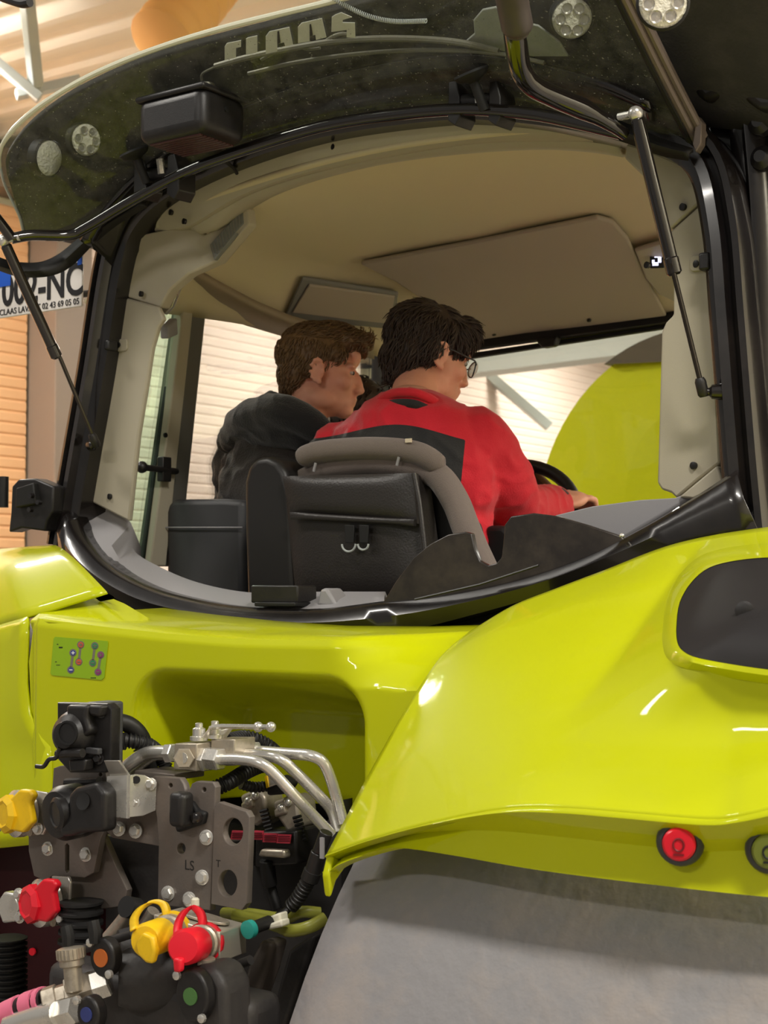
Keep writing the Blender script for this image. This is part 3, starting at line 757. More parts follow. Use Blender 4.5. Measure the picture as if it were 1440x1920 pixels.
b.build('rear_fender', LIME, TR, solid=0.006, off=-1, ang=32)
# ledge between fender and sill: shoulder of the rear panel
LE = [V(x, y, Y=Y) for x, y, Y in lef]
def Yedge(z):
    for a, b2 in zip(LE, LE[1:]):
        if z >= b2.z: return lerp(a.y, b2.y, min(1, max(0, (a.z - z) / (a.z - b2.z))))
    return LE[-1].y
def Yp(x, z=1.8): return lerp(-0.46, max(-0.46, Yedge(z) + 0.012), sm(0.27, 0.44, x))
sh = MB()
sh_px = [(54, 1164, -.45), (72, 1148, -.42), (130, 1133, -.36), (198, 1114, -.30), (236, 1132, -.30), (282, 1158, -.32), (284, 1178, -.36), (180, 1172, -.45), (90, 1162, -.46)]
sh.prism([V(x, y, Y=Y) for x, y, Y in sh_px], (0, 0.02, -0.05)).build('panel_shoulder', LIME, TR, bevel=0.005, seg=3, ang=40)
MB().prism([V(x, y, Y=-0.335) for x, y in ((178, 1121), (204, 1117), (214, 1123), (188, 1128))], (0, 0, 0.004)).build('shoulder_slot', LIME, TR)
MB().box(V(284, 1165, Y=-0.16), (0.03, 0.05, 0.03)).build('cab_mount', BLACKP, TR, bevel=0.004)
# rear panel with a moulded recess
def panelY(x, z):
    a = V(255, 1265, Y=-.44); bq = V(692, 1275, Y=-.44)
    x0, x1, zt = a.x + 0.02, bq.x + 0.0, V(470, 1268, Y=-.44).z
    # left edge slants inwards with height, corners are round
    cx, hw = (x0 + x1) / 2, (x1 - x0) / 2
    dx = (abs(x - cx) - hw)
    dz = (z - zt)
    r = 0.07
    qx, qz = max(dx + r, 0), max(dz + r, 0)
    d = math.hypot(qx, qz) + min(max(dx + r, dz + r), 0) - r
    dep = 0.17 * (1 - sm(-0.075, 0.012, d))
    # second step: arched deep pocket
    za = zt - 0.03 - 0.06 * ((x - cx) / hw) ** 2
    dep += 0.05 * (1 - sm(-0.02, 0.02, z - za)) * (1 - sm(-0.05, -0.02, dx))
    return Yp(x, z) + dep
xa, xb = V(66, 1300, Y=-.46).x, 0.475
ztop = lambda x: V(*([470, 1196][:2]), Y=-.46).z + 0.0
tp_px = [(58, 1158), (180, 1174), (300, 1187), (440, 1198), (600, 1201), (700, 1199), (760, 1196), (880, 1186), (960, 1176)]
tpl = [V(x, y, Y=-.46) for x, y in tp_px]
def topz(x):
    if x <= tpl[0].x: return tpl[0].z
    for a, b2 in zip(tpl, tpl[1:]):
        if x <= b2.x: return lerp(a.z, b2.z, (x - a.x) / (b2.x - a.x))
    return tpl[-1].z
rows = []
NX, NZ = 150, 76
for j in range(NZ):
    t = j / (NZ - 1); row = []
    for i in range(NX):
        x = lerp(xa, xb, i / (NX - 1))
        zt = topz(x)
        z = lerp(zt, 1.64, t)
        y = panelY(x, z)
        e = zt - z
        if e < 0.012: y += (0.012 - e) * 0.5
        row.append(Vector((x, y, z)))
    rows.append(row)
tb = [[Vector((p.x, lerp(p.y, Yb(p.x) - 0.03, k), p.z + 0.004 + 0.012 * k)) for p in rows[0]] for k in (1.0, 0.6, 0.2, 0.05)]
b = MB().grid(tb + rows, flip=True)
# left return of the panel with a rounded corner
ret = []
for j in range(NZ):
    p = rows[j][0]
    ret.append([p + Vector((-0.014 * math.sin(a) , 0.02 * (1 - math.cos(a)) * 1.0, 0)) for a in (math.radians(90), math.radians(60), math.radians(30), 0)])
ret = [[q[0] + Vector((-0.004, 0.08, 0))] + q for q in ret]
b.grid(ret, flip=True)
panel = b.build('rear_panel', LIME, TR, solid=0.005, off=-1, ang=38)
pt = bvh(panel)
# extra moulded flange left of the panel
fl = [(62, 1162), (74, 1162), (86, 1240), (82, 1320), (98, 1390), (96, 1400), (72, 1376), (56, 1335), (52, 1240)]
MB().prism([V(x, y, Y=-.452) for x, y in fl], (0, 0.03, 0)).build('panel_flange', LIME, TR, bevel=0.008, seg=3)
# sticker with the four valve symbols
def dec(x, y, off=0.0015):
    l, n = hit(pt, x, y)
    return l + (CAM - l).normalized() * off
st_px = [(104, 1194), (202, 1202), (203, 1206), (196, 1270), (191, 1275), (98, 1266), (95, 1262), (101, 1197)]
STK = mat('sticker_green', (0.30, 0.50, 0.01, 1), 0.35)
st = MB().prism([dec(x, y, 0.0008) for x, y in st_px], (0.0, -0.0006, 0)).build('valve_sticker', STK, TR)
SG = mat('sticker_grey', srgb(126, 122, 104), 0.5); SK = mat('sticker_black', srgb(30, 34, 20), 0.5); SW = mat('sticker_white', srgb(236, 236, 236), 0.5)
def disc(x, y, r, off, mt, nm='symbol_dot'):
    MB().prism([dec(x + r * math.cos(a), y + r * 1.05 * math.sin(a), off) for a in [2 * math.pi * k / 16 for k in range(16)]], (0, -0.0004, 0)).build(nm, mt, st)
for (xa_, ya_, xb_, yb_, c1) in ((137, 1224, 133, 1256, srgb(70, 80, 150)), (151.5, 1209, 148, 1241, srgb(214, 92, 60)), (178, 1211, 174, 1243, srgb(60, 140, 90)), (189, 1228, 184, 1260, srgb(150, 60, 120))):
    cm = mat('symbol_colour', c1, 0.5)
    MB().prism([dec(xa_ - 2.3, ya_, 0.0014), dec(xa_ + 2.3, ya_, 0.0014), dec(xb_ + 2.3, yb_, 0.0014), dec(xb_ - 2.3, yb_, 0.0014)], (0, -0.0004, 0)).build('symbol_bar', SG, st)
    for (x, y, kind) in ((xa_, ya_, 1), (xb_, yb_, 0)):
        disc(x, y, 7, 0.0014, SG); disc(x, y, 4.8, 0.0022, cm)
        mk = SW if c1 == srgb(70, 80, 150) else SG
        MB().prism([dec(x - 3, y - 0.9, 0.003), dec(x + 3, y - 0.9, 0.003), dec(x + 3, y + 0.9, 0.003), dec(x - 3, y + 0.9, 0.003)], (0, -0.0003, 0)).build('symbol_minus', mk, st)
        if kind: MB().prism([dec(x - 0.9, y - 3, 0.003), dec(x + 0.9, y - 3, 0.003), dec(x + 0.9, y + 3, 0.003), dec(x - 0.9, y + 3, 0.003)], (0, -0.0003, 0)).build('symbol_stroke', mk, st)
for (x, y, w_, h_) in ((114, 1214, 7, 2.6), (108, 1208, 3, 1.4), (109, 1247, 7, 1.2), (105, 1241, 3, 1.4), (175, 1271, 10, 1.4)):
    MB().prism([dec(x - w_ / 2, y - h_ / 2, 0.0016), dec(x + w_ / 2, y - h_ / 2, 0.0016), dec(x + w_ / 2, y + h_ / 2, 0.0016), dec(x - w_ / 2, y + h_ / 2, 0.0016)], (0, -0.0003, 0)).build('sticker_print', SK, st)
# bonnet and front wheels ahead of the cab
bo = empty('bonnet', TR)
rows = []
for y, w_, h_ in ((1.62, 0.40, 1.78), (2.2, 0.39, 1.76), (3.0, 0.36, 1.70), (3.6, 0.33, 1.62), (3.8, 0.27, 1.50)):
    rows.append([Vector((w_ * math.copysign(abs(math.cos(a)) ** 0.45, math.cos(a)), y, 0.95 + (h_ - 0.95) * abs(math.sin(a)) ** 0.45)) for a in [math.pi * i / 24 for i in range(25)]])
b = MB().grid(rows); b.add(rows[-1], [tuple(range(25))])
b.build('bonnet_cover', LIME, bo, fix=True, ang=40)
MB().box((0, 2.7, 0.85), (0.5, 2.2, 0.3)).build('chassis_rail', INT, bo, bevel=0.02)
for sx in (-1, 1):
    fw = empty('front_wheel', TR)
    MB().lathe([(0.4, -0.24), (0.62, -0.24), (0.70, -0.18), (0.71, 0.0), (0.70, 0.18), (0.62, 0.24), (0.4, 0.24)], (sx * 0.92, 3.0, 0.71), (1, 0, 0), 48, caps=False).build('tyre', TYRE, fw, fix=True, ang=60)
    MB().lathe([(0.41, -0.2), (0.41, 0.2), (0.15, 0.1), (0.15, -0.1)], (sx * 0.92, 3.0, 0.71), (1, 0, 0), 32).build('rim', MATS['rim_grey'], fw, fix=True)
# ---------------------------------------------------------------- raised rear window and everything on it
RW = empty('rear_window', TR)
e_px = [(44, 438), (36, 405), (10, 350), (1, 315)] + edge_px[1:] + [(1205, 75), (1250, 165), (1300, 262), (1309, 282), (1304, 294), (1290, 297)]
E = cat([zsurf(x, y, 0.0) for x, y in e_px], 5)
h_px = [(44, 438), (130, 436), (180, 410), (250, 374), (340, 325), (430, 288), (600, 236), (740, 213), (880, 204), (1000, 212), (1160, 250), (1290, 297)]
H = cat([zsurf(x, y, 0.0) for x, y in h_px], 5)
n = 80
Er, Hr = resample(E, n), resample(H, n)
rows = [[Hr[i].lerp(Er[i], t) for i in range(n)] for t in [k / 10 for k in range(11)]]
for r in rows:
    for p in r: p.z = gz(p.x, p.y)
MB().grid(rows).build('glass_pane', REARGL, RW, solid=0.005, ang=80)
# free edge of the pane, the light it catches painted as pale colour
eL = cat([zsurf(x, y, 0.0) for x, y in [(1, 315), (0, 290)] + edge_px[2:12]], 5)
MB().tube(eL, [0.002 + 0.0035 * min(1, i / 12) for i in range(len(eL))], 8).build('lit_glass_edge', EDGEW, RW)
eS = cat([zsurf(x, y, 0.0) for x, y in [(44, 438), (36, 405), (10, 350), (1, 315)]], 5)
MB().tube(eS, 0.003, 8).build('edge_seal', GALV, RW)
# right side edge: rubber channel and grey cover strip
eR_px = [(1140, -60), (1168, 0), (1205, 75), (1250, 165), (1300, 262), (1308, 286)]
eR = cat([zsurf(x, y, 0.0) for x, y in eR_px], 5)
CH = mat('edge_channel', srgb(120, 108, 100), 0.3, metal=0.3)
MB().tube([p + Vector((-0.004, 0, -0.002)) for p in eR], 0.008, 10).build('edge_channel', RUBBER, RW)
MB().tube([p + Vector((0.006, 0, -0.003)) for p in eR], 0.0075, 10).build('edge_channel', CH, RW)
MB().tube([p + Vector((0.018, 0, 0.003)) for p in eR], 0.0075, 10).build('edge_channel', CH, RW)
MB().prism([V(x, y, Y=-0.05) for x, y in ((1306, 215), (1316, 228), (1314, 268), (1304, 285), (1298, 270))], (0, 0.02, 0)).build('edge_clip', CH, RW, bevel=0.002)
# black hinge-side gasket: hangs down at the left corner and closes the right corner
gk_o = [V(-30, 470, Y=-.27), V(0, 484, Y=-.25), (V(30, 492, Y=-.22)), V(75, 494, Y=-.17), V(112, 478, Y=-.13), V(150, 448, Y=-.11), V(200, 412, Y=-.09), V(260, 376, Y=-.07)]
gk_i = [V(-30, 490, Y=-.26), V(0, 504, Y=-.24), (V(40, 516, Y=-.20)), V(100, 516, Y=-.15), V(135, 496, Y=-.11), V(175, 455, Y=-.09), V(220, 418, Y=-.07), V(275, 384, Y=-.05)]
GA, GB = resample(cat(gk_o, 5), 40), resample(cat(gk_i, 5), 40)
MB().grid([GA, [p.lerp(q, 0.5) + Vector((0.004, -0.01, -0.004)) for p, q in zip(GA, GB)], GB]).build('corner_gasket', RUBBER, RW, solid=0.01, ang=60)
gr = cat([V(1292, 299, Y=-.05), V(1240, 290, Y=-.055), V(1180, 268, Y=-.06), V(1120, 250, Y=-.06)], 5)
gr2 = cat([V(1300, 282, Y=-.05), V(1240, 262, Y=-.055), V(1180, 236, Y=-.06), V(1120, 215, Y=-.06)], 5)
MB().grid([gr, [p.lerp(q, .5) + Vector((0, -.01, 0)) for p, q in zip(gr, gr2)], gr2]).build('corner_gasket', RUBBER, RW, solid=0.008, ang=60)
# rail along the hinge side and the bent handle tubes
rail = [(22, 447, -.27), (60, 441, -.235), (128, 441, -.17), (165, 425, -.15), (250, 374, -.13), (340, 326, -.125), (430, 290, -.125), (600, 238, -.125), (750, 214, -.125), (880, 205, -.125), (1000, 214, -.125), (1090, 232, -.125), (1165, 250, -.125)]
GLB = mat('gloss_black_tube', srgb(24, 20, 18), 0.10, coat=0.8)
MB().tube(cat([V(x, y, Y=Y) for x, y, Y in rail], 6), 0.0115, 14).build('handle_rail', GLB, RW)
MB().tube(cat([V(x, y, Y=Y) for x, y, Y in ((-60, 350, -.38), (-10, 405, -.31), (22, 447, -.27))], 5), 0.0115, 12).build('handle_tube', GLB, RW)
hb = [(952, -60, -.52), (958, 0, -.47), (966, 70, -.42), (976, 128, -.37), (998, 160, -.33), (1040, 182, -.28), (1100, 208, -.22), (1145, 234, -.17), (1172, 252, -.14)]
MB().tube(cat([V(x, y, Y=Y) for x, y, Y in hb], 6), [0.0175] * 36 + [0.0165, 0.0155, 0.014, 0.013, 0.012, 0.0115, 0.011, 0.0105, 0.01, 0.01, 0.01, 0.01, 0.01], 16).build('handle_tube', GLB, RW)
MB().tube(cat([V(x, y, Y=Y) for x, y, Y in ((950, -60, -.53), (960, 0, -.475), (968, 40, -.445), (971, 62, -.428))], 5), [0.0245] * 12 + [0.024, 0.022, 0.018, 0.0175], 16).build('handle_grip', mat('grip_rubber', srgb(74, 66, 62), 0.45), RW)
MB().prism([V(x, y, Y=-.14) for x, y in ((1128, 222), (1140, 216), (1168, 246), (1156, 256))], (0, -0.012, 0)).build('tube_end_clip', STEEL, RW, bevel=0.002)
# hinge clamps around the rail
def clamp(cx, cy, Y, w, knob):
    h = MB()
    for s in (-1, 1):
        a = V(cx + s * w * 0.5, cy - 40, Y=Y - 0.0)
        b_ = V(cx + s * w * 0.5 - 2, cy + 38, Y=Y)
        pts = [V(cx + s * w * 0.5 + dx, cy + dy, Y=Y - 0.015) for dx, dy in ((-9, -38), (4, -42), (12, -10), (12, 26), (3, 44), (-11, 34))]
        h.prism(pts, (0.006, 0.045, 0))
    h.tube([V(cx - w * 0.5, cy, Y=Y), V(cx + w * 0.5, cy - 4, Y=Y)], 0.0135, 12)
    o = h.build('hinge_clamp', BLACKP, RW, bevel=0.002)
    k = V(knob[0], knob[1], Y=Y - 0.05)
    MB().lathe([(0.030, 0.0), (0.032, 0.004), (0.026, 0.012), (0.014, 0.016), (0.009, 0.02), (0.009, 0.07)], k, (0.15, 0.35, -0.8), 24).build('hinge_knob', RUBBER, o if False else RW)
    MB().lathe([(0.008, 0), (0.008, 0.03)], V(cx + 8, cy - 32, Y=Y - 0.02), (0, 0.2, -1), 6).build('hinge_bolt', STEEL, RW)
clamp(888, 192, -.115, 76, (882, 134))
clamp(292, 330, -.115, 62, (250, 282))
# rod joints and gas struts
def strut(top, joint, low):
    a, j, c = V(*top[:2], Y=top[2]), V(*joint[:2], Y=joint[2]), V(*low[:2], Y=low[2])
    g = empty('gas_strut', TR)
    d = (c - a).normalized()
    MB().lathe([(0.0085, 0), (0.0115, 0.004), (0.0115, (j - a).length - 0.03), (0.013, (j - a).length - 0.028), (0.013, (j - a).length - 0.004), (0.009, (j - a).length)], a, d, 16).build('cylinder', GLB, g)
    MB().tube([j - d * 0.02, c], 0.0045, 10).build('piston_rod', CHROME, g)
    MB().lathe([(0.007, -0.012), (0.0095, -0.006), (0.0095, 0.016), (0.007, 0.02)], c - d * 0.012, d, 12).build('end_socket', BLACKP, g)
    s = 1 if c.x > 0 else -1
    MB().lathe([(0.007, -0.004), (0.007, 0.01), (0.012, 0.014), (0.014, 0.03), (0.010, 0.036)], c, (s * 1.0, 0.5, 0.0), 14).build('ball_mount', BLACKG, g)
    e = MB(); e.ball(a - d * 0.008, 0.0125); e.tube([a - d * 0.008, a - d * 0.008 + Vector((-s * 0.035, 0.012, 0.004))], 0.0065, 10)
    e.build('top_joint', STEEL, g)
strut((1194, 222, -.15), (1264, 516, -.09), (1318, 735, -.03))
strut((10, 458, -.27), (112, 668, -.13), (180, 832, -.035))
# black lamp box with a ribbed red underside
bc = V(360, 230, Y=-.21)
lx = empty('lamp_box', RW)
MB().box(bc, (0.172, 0.130, 0.088)).build('housing', BLACKP, lx, bevel=0.022, seg=5, ang=60)
MB().box(bc + Vector((0, 0, 0.042)), (0.177, 0.135, 0.012)).build('lid', BLACKP, lx, bevel=0.005, seg=3)
RL = mat('dark_red_lens', srgb(70, 34, 30), 0.3)
bl = MB()
for i in range(9):
    bl.box(bc + Vector((0, -0.044 + i * 0.011, -0.0445)), (0.130, 0.0078, 0.004))
bl.build('ribbed_lens', RL, lx, bevel=0.001)
MB().lathe([(0.005, 0), (0.005, 0.003)], bc + Vector((0.086, 0, 0.01)), (1, 0, 0), 12).build('side_plug', RUBBER, lx)
MB().tube(cat([bc + Vector((0.05, 0.05, -0.02)), V(418, 292, Y=-.06), V(438, 316, Y=0.0), V(444, 325, Y=0.02)], 5), 0.004, 8).build('lamp_cable', RUBBER, RW)
# letters on the pane
LET = mat('grey_letter_film', srgb(240, 240, 232), 0.6)
def zq(pts, dz=-0.002): return [zsurf(360 + x / 4, y / 4, dz) for x, y in pts]
def letter(pts):
    MB().prism(zq(pts), (0, 0, 0.001)).build('letter', LET, RW, smooth=False)
letter([(245, 452), (245, 352), (262, 326), (368, 304), (368, 352), (330, 360), (330, 432)])
letter([(405, 412), (405, 292), (420, 284), (490, 268), (490, 392), (462, 400)])
letter([(553, 405), (553, 275), (580, 238), (730, 205), (758, 335), (700, 350), (690, 318), (640, 330), (640, 385)])
letter([(795, 325), (795, 205), (822, 174), (975, 138), (1008, 280), (930, 300), (925, 262), (882, 272), (882, 310)])
letter([(1045, 240), (1048, 130), (1075, 112), (1120, 95), (1200, 130), (1130, 150), (1130, 170), (1222, 172), (1226, 285), (1160, 280), (1160, 225)])
for cut in ([(640, 330), (640, 240), (652, 236), (664, 322)], [(882, 272), (882, 188), (892, 184), (906, 266)]):
    MB().prism(zq(cut, -0.0035), (0, 0, 0.001)).build('letter_counter', ROOFM, RW, smooth=False)
# wiper on the outside of the pane
wp = empty('wiper', RW)
WB = mat('wiper_grey', srgb(150, 146, 132), 0.35, metal=0.3)
def zt(pts, dz): return cat([zsurf(x, y, dz) for x, y in pts], 5)
MB().tube(zt([(404, 124), (470, 106), (560, 88), (640, 76), (740, 72), (850, 78), (935, 96)], 0.012), 0.006, 8).build('wiper_arm', WB, wp)
MB().tube(zt([(466, 138), (560, 116), (680, 100), (800, 94), (930, 100), (1020, 118)], 0.008), 0.004, 8).build('wiper_blade', WB, wp)
MB().tube(zt([(490, 112), (520, 96), (552, 86), (575, 92), (600, 90)], 0.016), 0.003, 8).build('wiper_bow', WB, wp)
MB().tube(zt([(606, 80), (630, 66), (652, 64), (668, 76)], 0.016), 0.0035, 8).build('wiper_bow', WB, wp)
MB().lathe([(0.016, 0), (0.016, 0.012), (0.009, 0.016)], zsurf(388, 158, 0.006), (0, 0, -1), 20).build('wiper_pivot', WB, wp)
MB().tube(zt([(378, 150), (380, 138), (402, 126)], 0.012), 0.0025, 8).build('wiper_link', WB, wp)
# coiled cable
ax_ = zt([(600, -22), (640, 6), (690, 30), (740, 40), (800, 39)], -0.006)
ax_ = resample(ax_, 420); co = []
for i, p in enumerate(ax_):
    a = i * 0.9; t = (ax_[min(i + 1, 419)] - ax_[max(i - 1, 0)]).normalized(); q = t.cross(Vector((0, 0, 1))).normalized(); q2 = t.cross(q)
    co.append(p + (q * math.cos(a) + q2 * math.sin(a)) * 0.0035)
MB().tube(co, 0.0011, 5).build('coiled_cable', GALV, RW)
# pale round film patch on the pane near the right handle
MB().prism([zsurf(x, y, 0.03) for x, y in ((888, 40), (905, 20), (930, 15), (965, 40), (1010, 50), (1050, 80), (1066, 106), (1000, 106), (950, 98), (870, 82), (890, 65))], (0, 0, 0.004)).build('mirror_patch', mat('pale_patch', srgb(190, 192, 184), 0.5), TR, bevel=0.001)
# work lamps under the roof overhang
LENS = mat('lamp_lens', srgb(250, 246, 228), 0.2, bump=0.5, bscale=160)
def work_lamp(px, py, r, ax, dz, cells=True, pos=None):
    o = empty('work_lamp', TR)
    c = pos or zsurf(px, py, dz)
    ax = Vector(ax).normalized()
    MB().lathe([(r * 0.6, -0.03), (r * 1.1, -0.02), (r * 1.12, 0.002), (r * 1.02, 0.006), (r * 1.0, 0.0)], c, ax, 28).build('housing', RUBBER, o)
    MB().lathe([(r, -0.004), (r, 0.003), (r * 0.9, 0.006), (r * 0.3, 0.008), (0.0005, 0.008)], c, ax, 28).build('lens', LENS, o)
    if cells:
        M = axes(ax, (0, 0, 1))
        for k in range(6):
            a = math.radians(60 * k + 30)
            MB().lathe([(r * 0.27, 0), (r * 0.27, 0.004), (r * 0.2, 0.0005), (r * 0.05, 0.001)], c + ax * 0.007 + M @ Vector((math.cos(a) * r * 0.6, math.sin(a) * r * 0.6, 0)), ax, 14).build('reflector', STEEL, o)
    return o
tocam = lambda p: (CAM - p).normalized()
p = zsurf(160, 262, 0.05); work_lamp(160, 262, 0.033, tocam(p) + Vector((0.45, 0.35, 0)), 0.05)
p = zsurf(90, 296, 0.05); work_lamp(90, 296, 0.037, tocam(p) + Vector((0.95, 0.75, -0.1)), 0.05, False)
p = zsurf(1072, 34, 0.05); work_lamp(1072, 34, 0.033, tocam(p) + Vector((0.1, 0.1, -0.2)), 0.05)
p = V(1243, 6, Y=-.42); work_lamp(0, 0, 0.034, tocam(p) + Vector((0.05, 0, 0)), 0, True, p)
# mirror stub at the upper left
MB().tube(cat([V(-20, -14, Y=-.3), V(20, 0, Y=-.3), V(42, 6, Y=-.3), V(56, 4, Y=-.3)], 5), 0.010, 10).build('mirror_arm', RUBBER, TR)
# ---------------------------------------------------------------- number plate beside the cab
def text_mesh(body, size, M, name, mt, parent, ext=0.0006, sx=1.0, bold=0.0):
    cu = bpy.data.curves.new(name, 'FONT'); cu.body = body; cu.size = size; cu.extrude = ext; cu.resolution_u = 4; cu.offset = bold
    t = bpy.data.objects.new(name, cu); COL.objects.link(t)
    dg = bpy.context.evaluated_depsgraph_get()
    me = bpy.data.meshes.new_from_object(t.evaluated_get(dg))
    bpy.data.objects.remove(t)
    me.transform(M @ Matrix.Diagonal((sx, 1, 1, 1)))
    me.materials.clear(); me.materials.append(mt)
    o = bpy.data.objects.new(name, me); COL.objects.link(o); o.parent = parent
    return o
NPY = 0.06
np_ = empty('number_plate', TR)
PW = mat('plate_white', srgb(238, 232, 226), 0.35); PB = mat('plate_blue', srgb(30, 90, 200), 0.4); PK = mat('plate_black', srgb(28, 26, 28), 0.5)
br_, bl_ = V(153, 574, Y=NPY), V(-70, 608, Y=NPY)
tr_, tl_ = V(157, 478, Y=NPY), V(-70, 470, Y=NPY)
MB().prism([Vector((bl_.x, NPY, br_.z)), Vector((br_.x, NPY, br_.z)), Vector((br_.x, NPY, tr_.z)), Vector((bl_.x, NPY, tr_.z))], (0, 0.006, 0)).build('plate_board', PW, np_, bevel=0.002)
RX = Matrix.Rotation(math.radians(90), 4, 'X')
o0 = V(3, 578, Y=NPY - 0.001)
hgt = V(3, 524, Y=NPY).z - V(3, 581, Y=NPY).z
zb = V(75, 563, Y=NPY).z
text_mesh('002-NC', hgt * 1.42, Matrix.Translation(Vector((o0.x, NPY - 0.001, zb))) @ RX, 'plate_lettering', PK, np_, 0.0008, 0.80, 0.002)
z2 = br_.z + 0.006
text_mesh('SM3 CLAAS LAVAL T 02 43 69 05 05', 0.0205, Matrix.Translation(Vector((V(-22, 595, Y=NPY).x, NPY - 0.001, z2))) @ RX, 'dealer_lettering', PK, np_, 0.0005, 0.98)
zc = V(12, 500, Y=NPY).z
MB().box((V(8, 500, Y=NPY).x, NPY - 0.001, tr_.z - 0.018), (0.05, 0.003, 0.05)).build('plate_band', PB, np_)
MB().box((br_.x - 0.006, NPY - 0.001, tr_.z - 0.012), (0.012, 0.003, 0.02)).build('plate_band', PB, np_)
MB().tube([Vector((bl_.x + 0.1, NPY + 0.02, br_.z + 0.04)), Vector((-0.84, NPY + 0.05, br_.z + 0.04))], 0.008, 10).build('plate_bracket', BLACKP, np_)
# black bracket on the left post
lbk = empty('gate_bracket', TR)
MB().prism([V(x, y, Y=-0.06) for x, y in ((22, 912), (34, 899), (66, 897), (100, 912), (98, 960), (88, 975), (84, 996), (40, 990), (16, 998), (20, 960))], (0, 0.04, 0)).build('bracket_body', BLACKP, lbk, bevel=0.004)
MB().prism([V(x, y, Y=-0.075) for x, y in ((30, 915), (62, 905), (66, 945), (28, 952))], (0, 0.02, 0)).build('bracket_lip', RUBBER, lbk, bevel=0.003)
MB().lathe([(0.012, -0.02), (0.012, 0.05)], V(6, 935, Y=-0.04), (0, 0, 1), 16).build('hinge_barrel', BLACKP, lbk)
MB().box(V(-8, 930, Y=-0.04), (0.06, 0.02, 0.05)).build('hinge_arm', BLACKP, lbk, bevel=0.004)
for (x, y) in ((62, 930), (76, 942), (60, 956)):
    MB().lathe([(0.006, 0), (0.006, 0.01)], V(x, y, Y=-0.08), (0, -1, 0), 6).build('bolt', BLACKG, lbk)
# ---------------------------------------------------------------- operator seat and controls
SEATF = mat('brown_grey_fabric', srgb(112, 100, 92), 0.9, bump=0.25, bscale=500, sheen=0.3)
LEATH = mat('black_leatherette', srgb(44, 40, 38), 0.42, bump=0.12, bscale=260)
ST = empty('operator_seat', TR)
def patch(tl, tr, br, bl, Y, bulge, nu=20, nv=20, thick=0.05, tiltY=0.0):
    rows = []
    for j in range(nv):
        v = j / (nv - 1); row = []
        for i in range(nu):
            u = i / (nu - 1)
            x = lerp(lerp(tl[0], tr[0], u), lerp(bl[0], br[0], u), v); y = lerp(lerp(tl[1], tr[1], u), lerp(bl[1], br[1], u), v)
            p = V(x, y, Y=Y + tiltY * v)
            p.y -= bulge * (1 - (2 * u - 1) ** 4) * (1 - (2 * v - 1) ** 4)
            row.append(p)
        rows.append(row)
    per = rows[0] + [r[-1] for r in rows[1:]] + rows[-1][::-1][1:] + [r[0] for r in rows[::-1]][1:-1]
    b = MB().grid(rows, flip=True)
    b.grid([per, [p + Vector((0, thick, 0)) for p in per]], closed=True)
    return b
# seat back shell and cushion
shell = [(560, 905), (600, 872), (700, 858), (780, 868), (822, 895), (850, 945), (866, 1010), (880, 1130), (880, 1220), (560, 1220)]
MB().prism([V(x, y, Y=0.20) for x, y in shell], (0, 0.10, 0)).build('backrest', mat('seat_shell_black', srgb(30, 28, 28), 0.55), ST, bevel=0.012, seg=3)
MB().box((-0.04, 0.42, 1.70), (0.50, 0.46, 0.14)).build('seat_cushion', SEATF, ST, bevel=0.04, seg=4)
MB().box((-0.04, 0.42, 1.48), (0.34, 0.34, 0.32)).build('seat_base', INT, ST, bevel=0.02)
lr = [(556, 902, .19), (575, 892, .19), (620, 878, .18), (700, 868, .18), (770, 874, .18), (820, 892, .18), (852, 936, .17), (872, 985, .16), (890, 1030, .15), (906, 1065, .14), (920, 1100, .13)]
np2 = cat([V(x, y, Y=Y) for x, y, Y in lr], 6)
rr = [0.018 + 0.010 * sm(0, 26, i) for i in range(len(np2))]
MB().tube(np2, rr, 18).build('side_bolster', SEATF, ST)
ur = [(564, 866, .17), (580, 853, .165), (620, 845, .16), (700, 841, .16), (770, 847, .16), (806, 862, .165), (828, 884, .18)]
up_ = cat([V(x, y, Y=Y) for x, y, Y in ur], 8)
N_ = len(up_)
MB().tube(up_, [0.024 * math.sqrt(min(1, (i + 0.6) / 5)) * (1 if i < N_ - 4 else math.sqrt(max(0.08, (N_ - i) / 5))) for i in range(N_)], 18).build('headrest_roll', SEATF, ST)
hw = MB()
for x, y in ((592, 872), (748, 861)): hw.tube([V(x, y - 4, Y=.135), V(x - 4, y + 12, Y=.135)], 0.003, 8)
hw.build('headrest_rod', LEDGE, ST)
MB().box(V(766, 826, Y=.14), (0.014, 0.004, 0.008)).build('care_tag', mat('tag_cream', srgb(220, 205, 180), 0.7), ST)
# document pouch on the seat back
po = patch((532, 896), (774, 890), (806, 1130), (556, 1130), 0.13, 0.022, thick=0.06).build('document_pouch', LEATH, ST, ang=50)
patch((529, 893), (774, 887), (782, 982), (545, 962), 0.112, 0.016, thick=0.02).build('pouch_flap', LEATH, ST, ang=50)
patch((543, 960), (776, 974), (774, 986), (545, 974), 0.098, 0.006, nv=6, thick=0.012).build('flap_hem', LEATH, ST, ang=50)
MB().tube([V(x, y, Y=0.108) for x, y in ((776, 888), (786, 940), (793, 1000), (800, 1060))], 0.005, 8).build('pouch_piping', LEATH, ST)
for x in (655, 682):
    MB().prism([V(x - 9, 984, Y=.092), V(x + 9, 985, Y=.092), V(x + 8, 1018, Y=.092), V(x - 8, 1018, Y=.092)], (0, 0.004, 0)).build('strap', RUBBER, ST, bevel=0.001)
    c = V(x - 1, 1020, Y=.088); k = 0.017 if x < 670 else 0.013
    MB().tube([c + Vector((k * math.cos(a), 0, k * 0.9 * math.sin(a))) for a in [math.pi + math.pi * i / 14 for i in range(15)]] , 0.0022, 8).build('strap_ring', GALV, ST)
